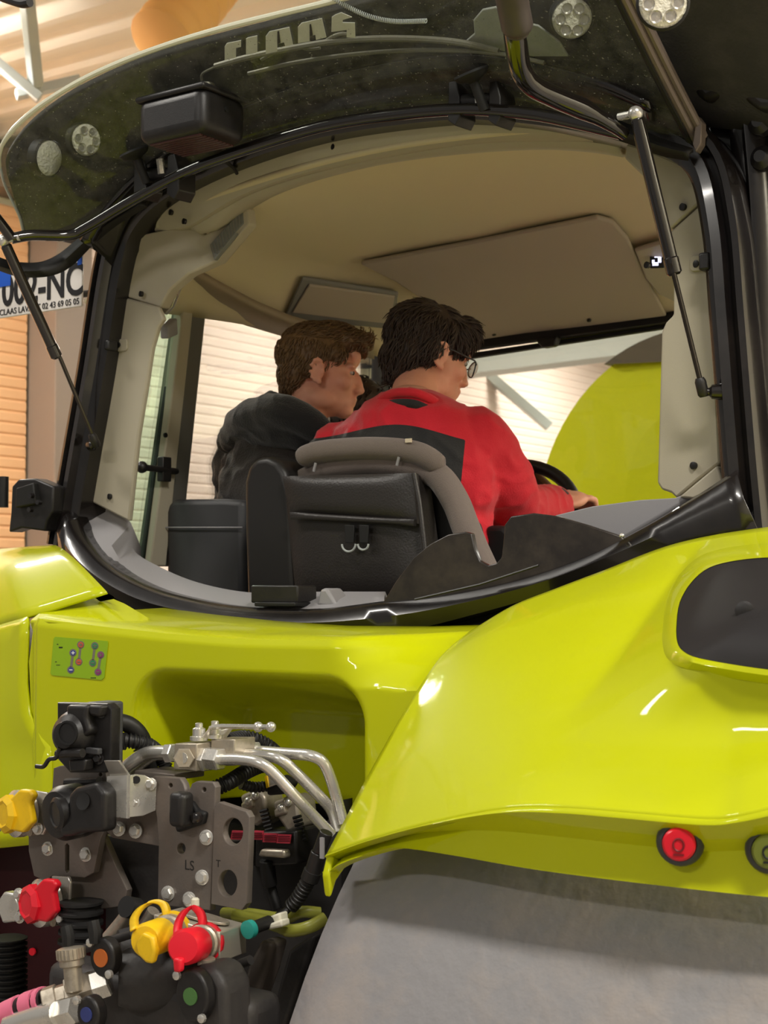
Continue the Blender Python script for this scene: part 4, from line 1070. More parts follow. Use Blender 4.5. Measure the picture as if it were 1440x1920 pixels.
# black arm support left of the seat
arm = [(462, 1150), (457, 1000), (456, 905), (464, 874), (480, 858), (500, 855), (520, 864), (534, 884), (546, 930), (552, 1150)]
MB().prism([V(x, y, Y=0.13) for x, y in arm], (0, 0.10, 0)).build('arm_support', mat('arm_black', srgb(34, 32, 31), 0.4), ST, bevel=0.02, seg=4)
# passenger seat back / side console
cs = [(310, 960), (314, 944), (326, 936), (420, 935), (455, 938), (455, 1130), (310, 1100)]
pc = MB().prism([V(x, y, Y=0.30) for x, y in cs], (0.02, 0.16, 0)).build('passenger_seat', DGREY, TR, bevel=0.014, seg=3)
MB().tube([V(308, 989, Y=0.294), V(455, 989, Y=0.294)], 0.0018, 6).build('seat_seam', LEDGE, pc)
MB().box((-0.52, 0.52, 1.66), (0.34, 0.34, 0.10)).build('seat_cushion', DGREY, pc, bevel=0.03, seg=3)
MB().box((-0.52, 0.52, 1.46), (0.28, 0.28, 0.30)).build('seat_base', INT, pc, bevel=0.02)
# grey headrest pad seen behind the left man's collar
MB().prism([V(x, y, Y=0.62) for x, y in ((411, 806), (418, 798), (440, 796), (470, 800), (470, 900), (408, 900))], (0, 0.03, 0)).build('side_screen', mat('pale_green_screen', srgb(170, 180, 168), 0.4), TR, bevel=0.006)
MB().prism([V(x, y, Y=0.75) for x, y in ((490, 750), (515, 736), (545, 734), (545, 800), (490, 800))], (0, 0.03, 0)).build('mirror_back', DGREY, TR, bevel=0.008)
MB().prism([V(x, y, Y=0.30) for x, y in ((908, 985), (944, 985), (958, 1000), (960, 1090), (908, 1090))], (0.0, 0.36, 0)).build('armrest', mat('armrest_black', srgb(24, 22, 22), 0.6), ST, bevel=0.012, seg=3)
# steering wheel and dash
sw = empty('steering_wheel', TR)
sc_ = V(966, 966, Y=0.86)
sax = Vector((0.35, -0.85, 0.55)).normalized()
M = axes(sax, (1, 0, 0))
R_ = 0.15
MB().tube([sc_ + M @ Vector((R_ * math.cos(a), R_ * math.sin(a), 0)) for a in [2 * math.pi * k / 48 for k in range(48)]], 0.016, 12, closed=True).build('rim', mat('wheel_leather', srgb(24, 22, 22), 0.4), sw)
b = MB()
for a in (90, 210, 330):
    a = math.radians(a); b.tube([sc_ - sax * 0.02, sc_ + M @ Vector((R_ * math.cos(a), R_ * math.sin(a), 0))], 0.012, 8)
b.lathe([(0.05, -0.03), (0.055, 0.0), (0.03, 0.015)], sc_, sax, 24)
b.build('spokes', INT, sw)
MB().tube([sc_ - sax * 0.03, sc_ - sax * 0.35 + Vector((0, 0.05, -0.2))], 0.035, 12).build('column', INT, sw)
MB().prism([V(x, y, Y=1.0) for x, y in ((960, 880), (1005, 884), (1036, 915), (1048, 975), (960, 985))], (0, 0.03, 0)).build('dash_display', mat('brown_dash_screen', srgb(88, 56, 40), 0.3), TR, bevel=0.01)
MB().prism([V(x, y, Y=0.80) for x, y in ((1052, 915), (1061, 925), (1060, 975), (1046, 975))], (0, 0.01, 0)).build('dash_stalk', LEDGE, TR, bevel=0.002)
# ---------------------------------------------------------------- people
SKIN = mat('skin', srgb(232, 168, 140), 0.5, dirt=srgb(214, 124, 100), dscale=14, damt=0.35)
SKIN.node_tree.nodes['Principled BSDF'].inputs['Subsurface Weight'].default_value = 0.12
SKIN.node_tree.nodes['Principled BSDF'].inputs['Subsurface Radius'].default_value = (0.012, 0.005, 0.003)
LIPM = mat('lip', srgb(176, 96, 86), 0.45)
HAIRB = mat('dark_brown_hair', srgb(52, 38, 30), 0.55, dirt=srgb(84, 62, 46), dscale=60, damt=0.5)
HAIRL = mat('brown_hair', srgb(104, 78, 50), 0.5, dirt=srgb(160, 124, 80), dscale=60, damt=0.6)
REDJ = mat('red_jacket_cloth', srgb(214, 10, 38), 0.75, bump=0.2, bscale=350, sheen=0.2)
BLKJ = mat('black_jacket_cloth', srgb(28, 27, 27), 0.8, bump=0.2, bscale=350, sheen=0.2)
HOOD = mat('black_hoodie_cloth', srgb(30, 29, 30), 0.9, bump=0.3, bscale=260, sheen=0.3)
BRJ = mat('dark_brown_canvas', srgb(46, 39, 34), 0.85, bump=0.3, bscale=220, sheen=0.2)
JEAN = mat('dark_trousers', srgb(34, 36, 44), 0.85)
WHITE = mat('eye_white', srgb(190, 178, 168), 0.25)
IRIS = mat('eye_iris', srgb(60, 70, 74), 0.2)
def remesh(mb, name, mt, parent, voxel, smooth=4, fold=0.0, fscale=(9, 9, 5), seed=0):
    t = mb.build('tmp', mt if not isinstance(mt, (list, tuple)) else mt[0], None)
    m = t.modifiers.new('r', 'REMESH'); m.mode = 'VOXEL'; m.voxel_size = voxel; m.use_smooth_shade = True
    s = t.modifiers.new('s', 'SMOOTH'); s.iterations = smooth; s.factor = 0.5
    dg = bpy.context.evaluated_depsgraph_get()
    me = bpy.data.meshes.new_from_object(t.evaluated_get(dg))
    bpy.data.objects.remove(t)
    me.materials.clear()
    for q in (mt if isinstance(mt, (list, tuple)) else [mt]): me.materials.append(q)
    if fold:
        me.calc_loop_triangles()
        nr = [v.normal.copy() for v in me.vertices]
        for v, n_ in zip(me.vertices, nr):
            c = v.co
            d = noise.noise(Vector((c.x * fscale[0] + seed, c.y * fscale[1], c.z * fscale[2] * 2 + 3 * c.x)))
            d2 = 1 - abs(noise.noise(Vector((c.x * 14 + seed, c.y * 14, c.z * 22 + 8 * c.x))) * 2)
            v.co = c + n_ * fold * (d + 0.5 * d2 ** 2)
    me.shade_smooth()
    me.name = name
    o = bpy.data.objects.new(name, me); COL.objects.link(o); o.parent = parent
    return o
def limb(mb, pts, rad, n=14):
    P = [Vector(p) for p in pts]
    q = []; r = []
    for i in range(len(P) - 1):
        for k in range(6):
            t = k / 6; q.append(P[i].lerp(P[i + 1], t)); r.append(lerp(rad[i], rad[i + 1], t))
    q.append(P[-1]); r.append(rad[-1])
    mb.tube(q, r, n)
    for p_, r_ in zip(P, rad): mb.ball(p_, r_, nu=14, nv=8)
def hand(mb, w, d, up_, k=1.0, curl=0.6):
    "wrist w, pointing d, back of the hand towards up_"
    d = Vector(d).normalized(); up_ = (Vector(up_) - d * Vector(up_).dot(d)).normalized(); s = d.cross(up_)
    M = Matrix((s, d, up_)).transposed()
    mb.ball(w + d * 0.048 * k, 0.040 * k, 0.052 * k, 0.017 * k, M)
    limb(mb, [w - d * 0.02, w + d * 0.02], [0.026 * k, 0.024 * k])
    for i, (off, L) in enumerate(((-0.030, 0.062), (-0.010, 0.072), (0.011, 0.068), (0.031, 0.052))):
        b0 = w + d * (0.088 * k) + s * off * k
        a1 = curl * 0.6; a2 = curl * 1.5; a3 = curl * 2.3
        p1 = b0 + (d * math.cos(a1) - up_ * math.sin(a1)) * L * 0.45 * k
        p2 = p1 + (d * math.cos(a2) - up_ * math.sin(a2)) * L * 0.32 * k
        p3 = p2 + (d * math.cos(a3) - up_ * math.sin(a3)) * L * 0.23 * k
        limb(mb, [b0, p1, p2, p3], [0.0095 * k, 0.009 * k, 0.0082 * k, 0.0075 * k], 10)
    t0 = w + d * 0.03 * k - s * 0.034 * k
    t1 = t0 + (d * 0.7 - s * 0.55 - up_ * 0.35).normalized() * 0.036 * k
    t2 = t1 + (d * 0.95 - s * 0.1 - up_ * 0.4).normalized() * 0.03 * k
    limb(mb, [t0, t1, t2], [0.013 * k, 0.0105 * k, 0.009 * k], 10)
def head_frame(c, yaw, pitch=0.0, roll=0.0):
    "columns: right side of the face, forward, up"
    return (Matrix.Rotation(yaw, 3, 'Z') @ Matrix.Rotation(pitch, 3, 'X') @ Matrix.Rotation(roll, 3, 'Y'))
def head(mb, c, M, k=1.0):
    def B(x, y, z, rx, ry, rz, R=None):
        mb.ball(c + M @ (Vector((x, y, z)) * k), rx * k, ry * k, rz * k, M @ R if R is not None else M, nu=24, nv=16)
    B(0, -0.012, 0.035, 0.074, 0.095, 0.084)
    B(0, 0.030, -0.020, 0.064, 0.062, 0.090)
    B(0, 0.020, -0.070, 0.055, 0.066, 0.045)
    B(0, 0.070, -0.094, 0.026, 0.026, 0.022)
    B(0, 0.060, -0.070, 0.036, 0.034, 0.036)
    B(0, 0.102, -0.036, 0.013, 0.020, 0.013)
    B(0, 0.096, -0.012, 0.010, 0.016, 0.036, Matrix.Rotation(math.radians(24), 3, 'X'))
    for s in (-1, 1):
        B(s * 0.013, 0.100, -0.040, 0.009, 0.011, 0.009)
        B(s * 0.043, 0.056, -0.024, 0.024, 0.028, 0.026)
        B(s * 0.032, 0.078, 0.020, 0.026, 0.014, 0.010, Matrix.Rotation(s * 0.15, 3, 'Y'))
        B(s * 0.050, 0.005, -0.075, 0.016, 0.040, 0.026)
        # ear: rim, lobe and root
        for i in range(10):
            a = math.radians(-110 + 300 * i / 9)
            B(s * (0.083 + 0.004 * math.sin(a)), -0.012 - 0.017 * math.cos(a), -0.006 + 0.028 * math.sin(a), 0.006, 0.006, 0.006)
        B(s * 0.078, -0.006, -0.010, 0.006, 0.016, 0.026)
        B(s * 0.080, -0.004, -0.036, 0.007, 0.009, 0.010)
    B(0, 0.091, -0.062, 0.021, 0.013, 0.0065)
    B(0, 0.088, -0.074, 0.019, 0.013, 0.0075)
    B(0, 0.082, 0.050, 0.045, 0.022, 0.030)
def neck(mb, c, M, base, k=1.0):
    limb(mb, [c + M @ Vector((0, -0.018, -0.06)) * k, c.lerp(base, 0.62) + M @ Vector((0, -0.012, 0)), base], [0.052 * k, 0.052 * k, 0.066 * k], 18)
def eyes(c, M, parent, k=1.0):
    for s in (-1, 1):
        p = c + M @ (Vector((s * 0.031, 0.0775, 0.003)) * k)
        MB().ball(p, 0.0105 * k, 0.0095 * k, 0.0060 * k, M).build('eye', WHITE, parent)
        MB().ball(p + M @ Vector((0, 0.0080, 0)) * k, 0.0062 * k, 0.0035 * k, 0.0055 * k, M).build('iris', IRIS, parent)
        b = MB()
        b.tube([p + M @ (Vector((s * dx, 0.004 - 0.008 * (dx / 0.02) ** 2 * (1 if dx > 0 else 0.2), 0.017 + dz)) * k) for dx, dz in ((-0.016, -0.002), (0, 0.003), (0.018, -0.003))], [0.0022 * k, 0.003 * k, 0.0018 * k], 6)
        b.build('eyebrow', HAIRB, parent)
def hair(c, M, balls, strands, mt, parent, seed, flow, k=1.0, lens=(0.018, 0.03), rad=0.0012, clip=None):
    rnd = random.Random(seed)
    mb = MB()
    for (x, y, z, rx, ry, rz) in balls:
        mb.ball(c + M @ (Vector((x, y, z)) * k), rx * k, ry * k, rz * k, M, nu=24, nv=14)
    o = remesh(mb, 'hair', mt, parent, 0.005, 3)
    me = o.data
    nv0 = len(me.vertices)
    iM = M.inverted()
    out = MB()
    polys = [p for p in me.polygons]
    for _ in range(strands):
        p = rnd.choice(polys); q = p.center; n_ = p.normal
        l = (iM @ (q - c)) / k
        if clip and not clip(l): continue
        f = M @ Vector(flow(l, rnd))
        f = (f - n_ * f.dot(n_) * 0.9)
        if f.length < 1e-5: continue
        f.normalize()
        L = rnd.uniform(*lens) * k
        side = f.cross(n_) * rnd.uniform(-0.35, 0.35)
        pts = [q - n_ * 0.002, q + (f + side * 0.4) * L * 0.35 + n_ * 0.0035, q + (f + side) * L * 0.7 + n_ * 0.0035, q + (f + side * 1.3) * L + n_ * rnd.uniform(-0.002, 0.003)]
        r_ = rad * rnd.uniform(0.7, 1.4)
        out.tube(pts, [r_ * 1.6, r_ * 1.5, r_, r_ * 0.3], 4, caps=False)
    bm = bmesh.new(); bm.from_mesh(me)
    vs = [bm.verts.new(v) for v in out.v]
    for f in out.f: bm.faces.new([vs[i] for i in f])
    for f in bm.faces: f.smooth = True
    bm.to_mesh(me); bm.free()
    return o
def seated(mb, hip, side, fwd, seat_z, k=1.0, foot_z=1.33):
    "thighs, shins and feet of a seated person"
    for s in (-1, 1):
        h = hip + side * s * 0.09 * k
        kn_ = h + fwd * 0.42 * k + side * s * 0.05
        an = Vector((kn_.x + fwd.x * 0.02, kn_.y + fwd.y * 0.02, foot_z + 0.07))
        limb(mb, [h, kn_, an], [0.085 * k, 0.062 * k, 0.042 * k])
        limb(mb, [an + Vector((0, 0, -0.03)), an + fwd * 0.17 + Vector((0, 0, -0.045))], [0.04, 0.03])
def dress(o, fn):
    me = o.data
    for p in me.polygons: p.material_index = fn(p.center, p.normal)
def project(p):
    d = p - CAM
    z = d.dot(FWD)
    return (CX + FPX * d.dot(RGT) / z, CY - FPX * d.dot(UPV) / z)
# ---- man at the wheel, red and black jacket, glasses
P1 = empty('person', loc=(0, 0, 0))
tag(P1, 'man with glasses in a red and black work jacket holding the steering wheel', 'person')
hc = V(806, 668, Y=0.45)
yaw1 = math.radians(-28)
M1 = head_frame(hc, yaw1, math.radians(-14), math.radians(2))
KH1 = 0.91
nb = V(768, 800, Y=0.33)
shR, shL = V(890, 836, Y=0.34), V(640, 860, Y=0.30)
elR, wrR = V(960, 955, Y=0.46), V(1048, 946, Y=0.78)
hip1 = V(770, 1120, Y=0.30); hip1.z = 1.83
bd = MB(); head(bd, hc, M1, KH1); neck(bd, hc, M1, nb, 0.95)
bd.ball(V(765, 930, Y=0.31), 0.16, 0.10, 0.24)
limb(bd, [shL, shR], [0.06, 0.06]); limb(bd, [V(765, 900, Y=.31), hip1], [0.10, 0.12])
limb(bd, [shR, elR, wrR], [0.048, 0.04, 0.026])
hd = V(1084, 930, Y=0.86)
hand(bd, wrR, (hd - wrR), Vector((0.25, -0.25, 1)), 1.0, 0.75)
elL = shL + Vector((-0.06, 0.10, -0.26)); wrL = sc_ + M @ Vector((-R_ * 0.98, 0.02, 0)) + sax * 0.02
limb(bd, [shL, elL, wrL], [0.048, 0.04, 0.026])
hand(bd, wrL - (wrL - elL).normalized() * 0.06, wrL - elL, Vector((0, -0.3, 1)), 1.0, 0.9)
seated(bd, hip1 + Vector((0, 0.06, -0.02)), Vector((1, 0, 0)), Vector((0, 1, 0)), 1.77)
remesh(bd, 'body', SKIN, P1, 0.0048, 4)
eyes(hc, M1, P1, KH1)
def fl1(l, r):
    if l.z > 0.09: return (0.5 * l.x * 8, 1.0 if l.y > -0.02 else -1.0, -0.2)
    return (0.15 * l.x, -0.25 if l.y < 0.02 else 0.5, -1.0)
hair(hc, M1, [(0, -0.020, 0.046, 0.086, 0.103, 0.082), (0, -0.066, -0.010, 0.068, 0.052, 0.066), (0, -0.074, -0.046, 0.050, 0.034, 0.038), (0.062, -0.028, 0.012, 0.024, 0.034, 0.040), (-0.062, -0.028, 0.012, 0.024, 0.034, 0.040),
              (0, 0.056, 0.074, 0.066, 0.050, 0.046), (0.058, 0.036, 0.050, 0.022, 0.036, 0.032), (-0.058, 0.036, 0.050, 0.022, 0.036, 0.032)], 2600, HAIRB, P1, 3, fl1, KH1, (0.028, 0.05), 0.0011)
# glasses
gls = MB()
k = KH1
def hp_(x, y, z): return hc + M1 @ (Vector((x, y, z)) * k)
for s in (-1, 1):
    gls.tube([hp_(s * (0.034 + 0.025 * math.cos(a)), 0.108 - 0.010 * abs(math.cos(a)) * (1 if s * math.cos(a) * s > 0 else 0), -0.004 + 0.020 * math.sin(a)) for a in [2 * math.pi * i / 20 for i in range(20)]], 0.0016, 6, closed=True)
    gls.tube([hp_(s * 0.058, 0.100, 0.004), hp_(s * 0.074, 0.085, 0.008), hp_(s * 0.082, 0.02, 0.012), hp_(s * 0.083, -0.012, 0.012), hp_(s * 0.082, -0.03, -0.008)], 0.0018, 6)
gls.tube([hp_(-0.010, 0.112, 0.002), hp_(0, 0.116, 0.004), hp_(0.010, 0.112, 0.002)], 0.0016, 6)
gls.build('glasses_frame', mat('glasses_black', srgb(26, 24, 26), 0.3), P1)
for s in (-1, 1):
    MB().prism([hp_(s * (0.034 + 0.024 * math.cos(a)), 0.106, -0.004 + 0.019 * math.sin(a)) for a in [2 * math.pi * i / 16 for i in range(16)]], M1 @ Vector((0, 0.001, 0))).build('glasses_lens', WSCREEN, P1)
# jacket
jk = MB()
limb(jk, [V(764, 848, Y=.32), shR], [0.088, 0.074], 18)
limb(jk, [V(764, 848, Y=.32), shL], [0.088, 0.074], 18)
jk.ball(nb + Vector((0, -0.01, -0.02)), 0.085, 0.075, 0.05)
jk.ball(V(768, 905, Y=0.30), 0.205, 0.125, 0.20); jk.ball(V(775, 1010, Y=0.31), 0.19, 0.13, 0.24)
jk.ball(V(700, 850, Y=0.30), 0.10, 0.09, 0.10); jk.ball(V(830, 850, Y=0.31), 0.10, 0.09, 0.10)
limb(jk, [shR, shR.lerp(elR, 0.5) + Vector((0.012, 0, 0)), elR, wrR - (wrR - elR) * 0.10], [0.080, 0.070, 0.060, 0.044], 18)
limb(jk, [shL, elL, wrL - (wrL - elL) * 0.2], [0.078, 0.062, 0.045], 18)
JKM = mat('two_tone_jacket_cloth', srgb(214, 10, 38), 0.75, bump=0.2, bscale=350, sheen=0.2)
j1 = remesh(jk, 'jacket', JKM, P1, 0.006, 5, 0.009, (10, 10, 7), 2)
at = j1.data.attributes.new('panel', 'FLOAT', 'POINT')
for v in j1.data.vertices:
    x, y = project(v.co)
    edge_y = 832 - 36 * math.exp(-((x - 748) / 115.0) ** 2) + 0.03 * (x - 745)
    seam = 872 - 0.10 * (y - 830)
    at.data[v.index].value = min(y - edge_y, seam - x, (0.5 - v.normal.y) * 60)
nt = JKM.node_tree; bs = nt.nodes['Principled BSDF']
an = nt.nodes.new('ShaderNodeAttribute'); an.attribute_name = 'panel'
gt = nt.nodes.new('ShaderNodeMath'); gt.operation = 'GREATER_THAN'; gt.inputs[1].default_value = 0.0
nt.links.new(an.outputs['Fac'], gt.inputs[0])
mx = nt.nodes.new('ShaderNodeMix'); mx.data_type = 'RGBA'
mx.inputs[6].default_value = srgb(214, 10, 38); mx.inputs[7].default_value = srgb(28, 27, 27)
nt.links.new(gt.outputs[0], mx.inputs[0]); nt.links.new(mx.outputs[2], bs.inputs['Base Color'])
# collar ring, red outside with a black stripe
cl = MB()
cx_ = [(690, 792, .30), (704, 764, .265), (735, 744, .235), (775, 742, .225), (804, 752, .245), (828, 768, .29), (850, 786, .37)]
cp = cat([V(x, y, Y=Y) for x, y, Y in cx_], 5)
rows = [[p + Vector((0, 0.0, -0.03)) for p in cp], cp, [p + Vector((0, 0.022, 0.012)) for p in cp], [p + Vector((0, 0.045, -0.005)) for p in cp]]
cb_ = MB().grid(rows); cb_.tube([p + Vector((0, -0.002, 0.006)) for p in cp], 0.0085, 10); cb_.build('collar', REDJ, P1, solid=0.003, ang=70)
cs_ = [p + Vector((0.0, -0.007, -0.016)) for p in cp[2:-8]]
MB().grid([[p + Vector((0, 0, -0.010)) for p in cs_], [p + Vector((0, 0, 0.008)) for p in cs_]]).build('collar_stripe', BLKJ, P1, solid=0.004)
# pale stitched piping along the yoke and cuff
MB().lathe([(0.040, 0), (0.046, 0.006), (0.046, 0.02), (0.036, 0.024)], wrR - (wrR - elR).normalized() * 0.06, wrR - elR, 20).build('cuff', BLKJ, P1)
tr1 = MB()
seated(tr1, hip1 + Vector((0, 0.06, -0.02)), Vector((1, 0, 0)), Vector((0, 1, 0)), 1.77, 1.10)
limb(tr1, [hip1 + Vector((-0.1, 0.03, 0)), hip1 + Vector((0.1, 0.03, 0))], [0.12, 0.12])
remesh(tr1, 'trousers', JEAN, P1, 0.009, 4)
# ---- man on the passenger seat, black hoodie, looking right
P2 = empty('person', loc=(0, 0, 0))
tag(P2, 'young man with short brown hair and a black hooded top, seen in profile', 'person')
h2 = V(601, 700, Y=0.50)
KH2 = 0.90
M2 = head_frame(h2, math.radians(-51), math.radians(-5), math.radians(-2))
nb2 = V(566, 832, Y=0.47)
s2R, s2L = V(628, 862, Y=0.44), V(456, 872, Y=0.58)
hip2 = V(520, 1110, Y=0.46); hip2.z = 1.80
bd = MB(); head(bd, h2, M2, KH2); neck(bd, h2, M2, nb2, 0.98)
bd.ball(V(540, 950, Y=0.46), 0.14, 0.10, 0.22)
limb(bd, [s2L, s2R], [0.055, 0.055]); limb(bd, [V(540, 930, Y=.46), hip2], [0.10, 0.12])
e2L = s2L + Vector((-0.02, 0.03, -0.27)); w2L = e2L + Vector((0.16, 0.20, -0.02))
e2R = s2R + Vector((0.02, 0.06, -0.27)); w2R = e2R + Vector((-0.10, 0.22, -0.02))
limb(bd, [s2L, e2L, w2L], [0.046, 0.038, 0.026]); limb(bd, [s2R, e2R, w2R], [0.046, 0.038, 0.026])
hand(bd, w2L, w2L - e2L, Vector((0, 0, 1)), 1.0, 0.4); hand(bd, w2R, w2R - e2R, Vector((0, 0, 1)), 1.0, 0.4)
seated(bd, hip2 + Vector((0, 0.05, 0)), Vector((0.8, -0.6, 0)), Vector((0.6, 0.8, 0)), 1.7)
remesh(bd, 'body', SKIN, P2, 0.0045, 4)
eyes(h2, M2, P2, KH2)
def fl2(l, r):
    if l.z > 0.075 and l.y > 0.0: return (r.uniform(-0.4, 0.4), 1.0, 0.5)
    if l.z > 0.08: return (0.3 * l.x, 0.6, 0.1)
    return (0.1 * l.x, -0.35, -1.0)
hair(h2, M2, [(0, -0.022, 0.050, 0.081, 0.100, 0.084), (0, -0.066, -0.005, 0.062, 0.046, 0.058), (0, -0.074, -0.040, 0.044, 0.030, 0.036), (0.058, -0.024, 0.018, 0.022, 0.034, 0.036), (-0.058, -0.024, 0.018, 0.022, 0.034, 0.036),
              (0, 0.070, 0.088, 0.060, 0.046, 0.036), (0.02, 0.102, 0.090, 0.040, 0.024, 0.026), (-0.02, 0.100, 0.086, 0.040, 0.026, 0.026), (0, 0.02, 0.108, 0.058, 0.07, 0.03), (0.057, 0.034, 0.046, 0.020, 0.030, 0.024), (-0.057, 0.034, 0.046, 0.020, 0.030, 0.024)], 2400, HAIRL, P2, 5, fl2, KH2, (0.014, 0.026), 0.0010)
# curls over the brow
cu_ = MB(); rnd = random.Random(4)
for i in range(70):
    p0 = h2 + KH2 * (M2 @ Vector((rnd.uniform(-0.05, 0.05), rnd.uniform(0.07, 0.105), rnd.uniform(0.075, 0.115))))
    a0 = rnd.uniform(0, 6.28); rr_ = rnd.uniform(0.006, 0.011)
    cu_.tube([p0 + M2 @ Vector((0.004 * j * rnd.uniform(-0.3, 0.3), rr_ * math.cos(a0 + j * 0.5) + 0.003 * j, rr_ * math.sin(a0 + j * 0.5) + 0.001 * j)) for j in range(8)], [0.0022 * (1 - j / 9) for j in range(8)], 5, caps=False)
cu_.build('fringe_curls', HAIRL, P2)
jk = MB()
limb(jk, [V(560, 850, Y=.44), s2R], [0.085, 0.070], 18); limb(jk, [V(545, 850, Y=.46), s2L], [0.085, 0.070], 18)
jk.ball(V(540, 930, Y=0.46), 0.19, 0.125, 0.20); jk.ball(V(535, 1020, Y=0.46), 0.18, 0.13, 0.22)
limb(jk, [s2L, e2L, w2L - (w2L - e2L) * 0.1], [0.076, 0.062, 0.045], 18); limb(jk, [s2R, e2R, w2R - (w2R - e2R) * 0.1], [0.076, 0.062, 0.045], 18)
remesh(jk, 'jacket', BRJ, P2, 0.006, 5, 0.013, (9, 9, 6), 11)
hd_ = MB()
hood = [(640, 836, .37, .022), (612, 816, .36, .028), (575, 792, .34, .034), (535, 776, .33, .042), (498, 778, .36, .046), (470, 790, .40, .048), (446, 812, .44, .044), (438, 834, .46, .034)]
for (x, y, Y, r_) in hood: pass
hpth = cat([V(x, y, Y=Y) for x, y, Y, r_ in hood], 5)
hr = [r_ for r_ in [lerp(hood[min(7, i // 5)][3], hood[min(7, i // 5 + 1)][3], (i % 5) / 5) for i in range(len(hpth))]]
hd_.tube(hpth, hr, 16)
hp2 = cat([V(x, y, Y=Y) for x, y, Y in ((520, 760, .40), (500, 770, .38), (478, 786, .42), (455, 806, .46), (430, 832, .50))], 5)
hd_.tube(hp2, 0.036, 14)
hp3 = cat([V(x, y, Y=Y) for x, y, Y in ((605, 830, .40), (560, 815, .36), (510, 812, .37), (470, 822, .42))], 5)
hd_.tube(hp3, 0.036, 14)
hp4 = cat([V(x, y, Y=Y) for x, y, Y in ((530, 768, .42), (560, 780, .40), (595, 806, .42), (625, 836, .46))], 5)
hd_.tube(hp4, 0.026, 12)
remesh(hd_, 'hood', HOOD, P2, 0.005, 4, 0.006, (14, 14, 14), 5)
tr2 = MB()
seated(tr2, hip2 + Vector((0, 0.05, 0)), Vector((0.8, -0.6, 0)), Vector((0.6, 0.8, 0)), 1.7, 1.10)
limb(tr2, [hip2 + Vector((-0.08, 0.05, 0)), hip2 + Vector((0.08, -0.03, 0))], [0.12, 0.12])
remesh(tr2, 'trousers', JEAN, P2, 0.009, 4)
# ---- third person mostly hidden between the two heads
P3 = empty('person', loc=(0, 0, 0))
tag(P3, 'dark-haired person mostly hidden between the two men', 'person')
h3 = V(672, 802, Y=0.98)
M3 = head_frame(h3, math.radians(20), math.radians(-10), 0)
nb3 = h3 + Vector((0, -0.02, -0.2))
bd = MB(); head(bd, h3, M3, 1.0); neck(bd, h3, M3, nb3)
bd.ball(nb3 + Vector((0, 0, -0.2)), 0.16, 0.09, 0.22)
for s in (-1, 1):
    sh_ = nb3 + Vector((s * 0.15, 0, -0.05)); el = sh_ + Vector((s * 0.03, 0.02, -0.24)); wr = el + Vector((-s * 0.05, 0.12, -0.12))
    limb(bd, [nb3 + Vector((0, 0, -0.03)), sh_, el, wr], [0.055, 0.05, 0.04, 0.028]); hand(bd, wr, wr - el, Vector((0, 0.5, 1)), 1, 0.4)
limb(bd, [nb3 + Vector((0, 0, -0.2)), nb3 + Vector((0, 0.0, -0.42))], [0.12, 0.13])
for s in (-1, 1):
    limb(bd, [nb3 + Vector((s * 0.08, 0, -0.42)), nb3 + Vector((s * 0.09, 0.02, -0.46))], [0.08, 0.07])
remesh(bd, 'body', SKIN, P3, 0.008, 3)
eyes(h3, M3, P3)
hair(h3, M3, [(0, -0.022, 0.050, 0.084, 0.102, 0.086), (0, -0.066, -0.005, 0.066, 0.048, 0.060), (0, 0.06, 0.085, 0.06, 0.05, 0.035)], 500, HAIRB, P3, 9, fl1, 1.0, (0.02, 0.03), 0.0012)
jk = MB(); jk.ball(nb3 + Vector((0, 0, -0.20)), 0.18, 0.115, 0.20); jk.ball(nb3 + Vector((0, 0, -0.36)), 0.17, 0.12, 0.2)
limb(jk, [nb3 + Vector((-0.15, 0, -0.06)), nb3 + Vector((0.15, 0, -0.06))], [0.07, 0.07])
remesh(jk, 'shirt', mat('tan_shirt', srgb(150, 112, 86), 0.85), P3, 0.01, 4)
# ---------------------------------------------------------------- hydraulics and sockets at the back
def plate2d(name, out, holes, Y, th, mt, parent, bev=0.0015):
    cu = bpy.data.curves.new(name, 'CURVE'); cu.dimensions = '2D'; cu.fill_mode = 'BOTH'; cu.extrude = th / 2; cu.bevel_depth = bev; cu.bevel_resolution = 1; cu.resolution_u = 1
    for loop in [out] + holes:
        s = cu.splines.new('POLY'); s.points.add(len(loop) - 1); s.use_cyclic_u = True
        for q, (x, y) in zip(s.points, loop):
            p = V(x, y, Y=Y); q.co = (p.x, p.z, 0, 1)
    t = bpy.data.objects.new(name, cu); COL.objects.link(t)
    me = bpy.data.meshes.new_from_object(t.evaluated_get(bpy.context.evaluated_depsgraph_get()))
    bpy.data.objects.remove(t)
    me.transform(Matrix.Translation((0, Y, 0)) @ Matrix.Rotation(math.radians(90), 4, 'X'))
    me.materials.clear(); me.materials.append(mt)
    me.shade_smooth(); me.set_sharp_from_angle(angle=math.radians(30))
    o = bpy.data.objects.new(name, me); COL.objects.link(o); o.parent = parent
    return o
def circ(cx, cy, rx, ry=None, n=24): return [(cx + rx * math.cos(2 * math.pi * k / n), cy + (ry or rx) * math.sin(2 * math.pi * k / n)) for k in range(n)]
def rad(px, Y, x=400, y=1550):
    "length of px pixels on plane Y"
    return (V(x + px, y, Y=Y) - V(x, y, Y=Y)).length * 0.86
def bolt(x, y, Y, parent, r=0.0085, ax=(0.25, -1, 0.1)):
    p = V(x, y, Y=Y); ax = Vector(ax).normalized()
    b = MB().lathe([(r * 1.35, 0), (r * 1.35, 0.0025), (r * 1.1, 0.003)], p, ax, 20)
    b.lathe([(r, 0.002), (r, 0.008), (r * 0.82, 0.0095)], p, ax, 6, start=random.random())
    return b.build('bolt', STEEL, parent, ang=25)
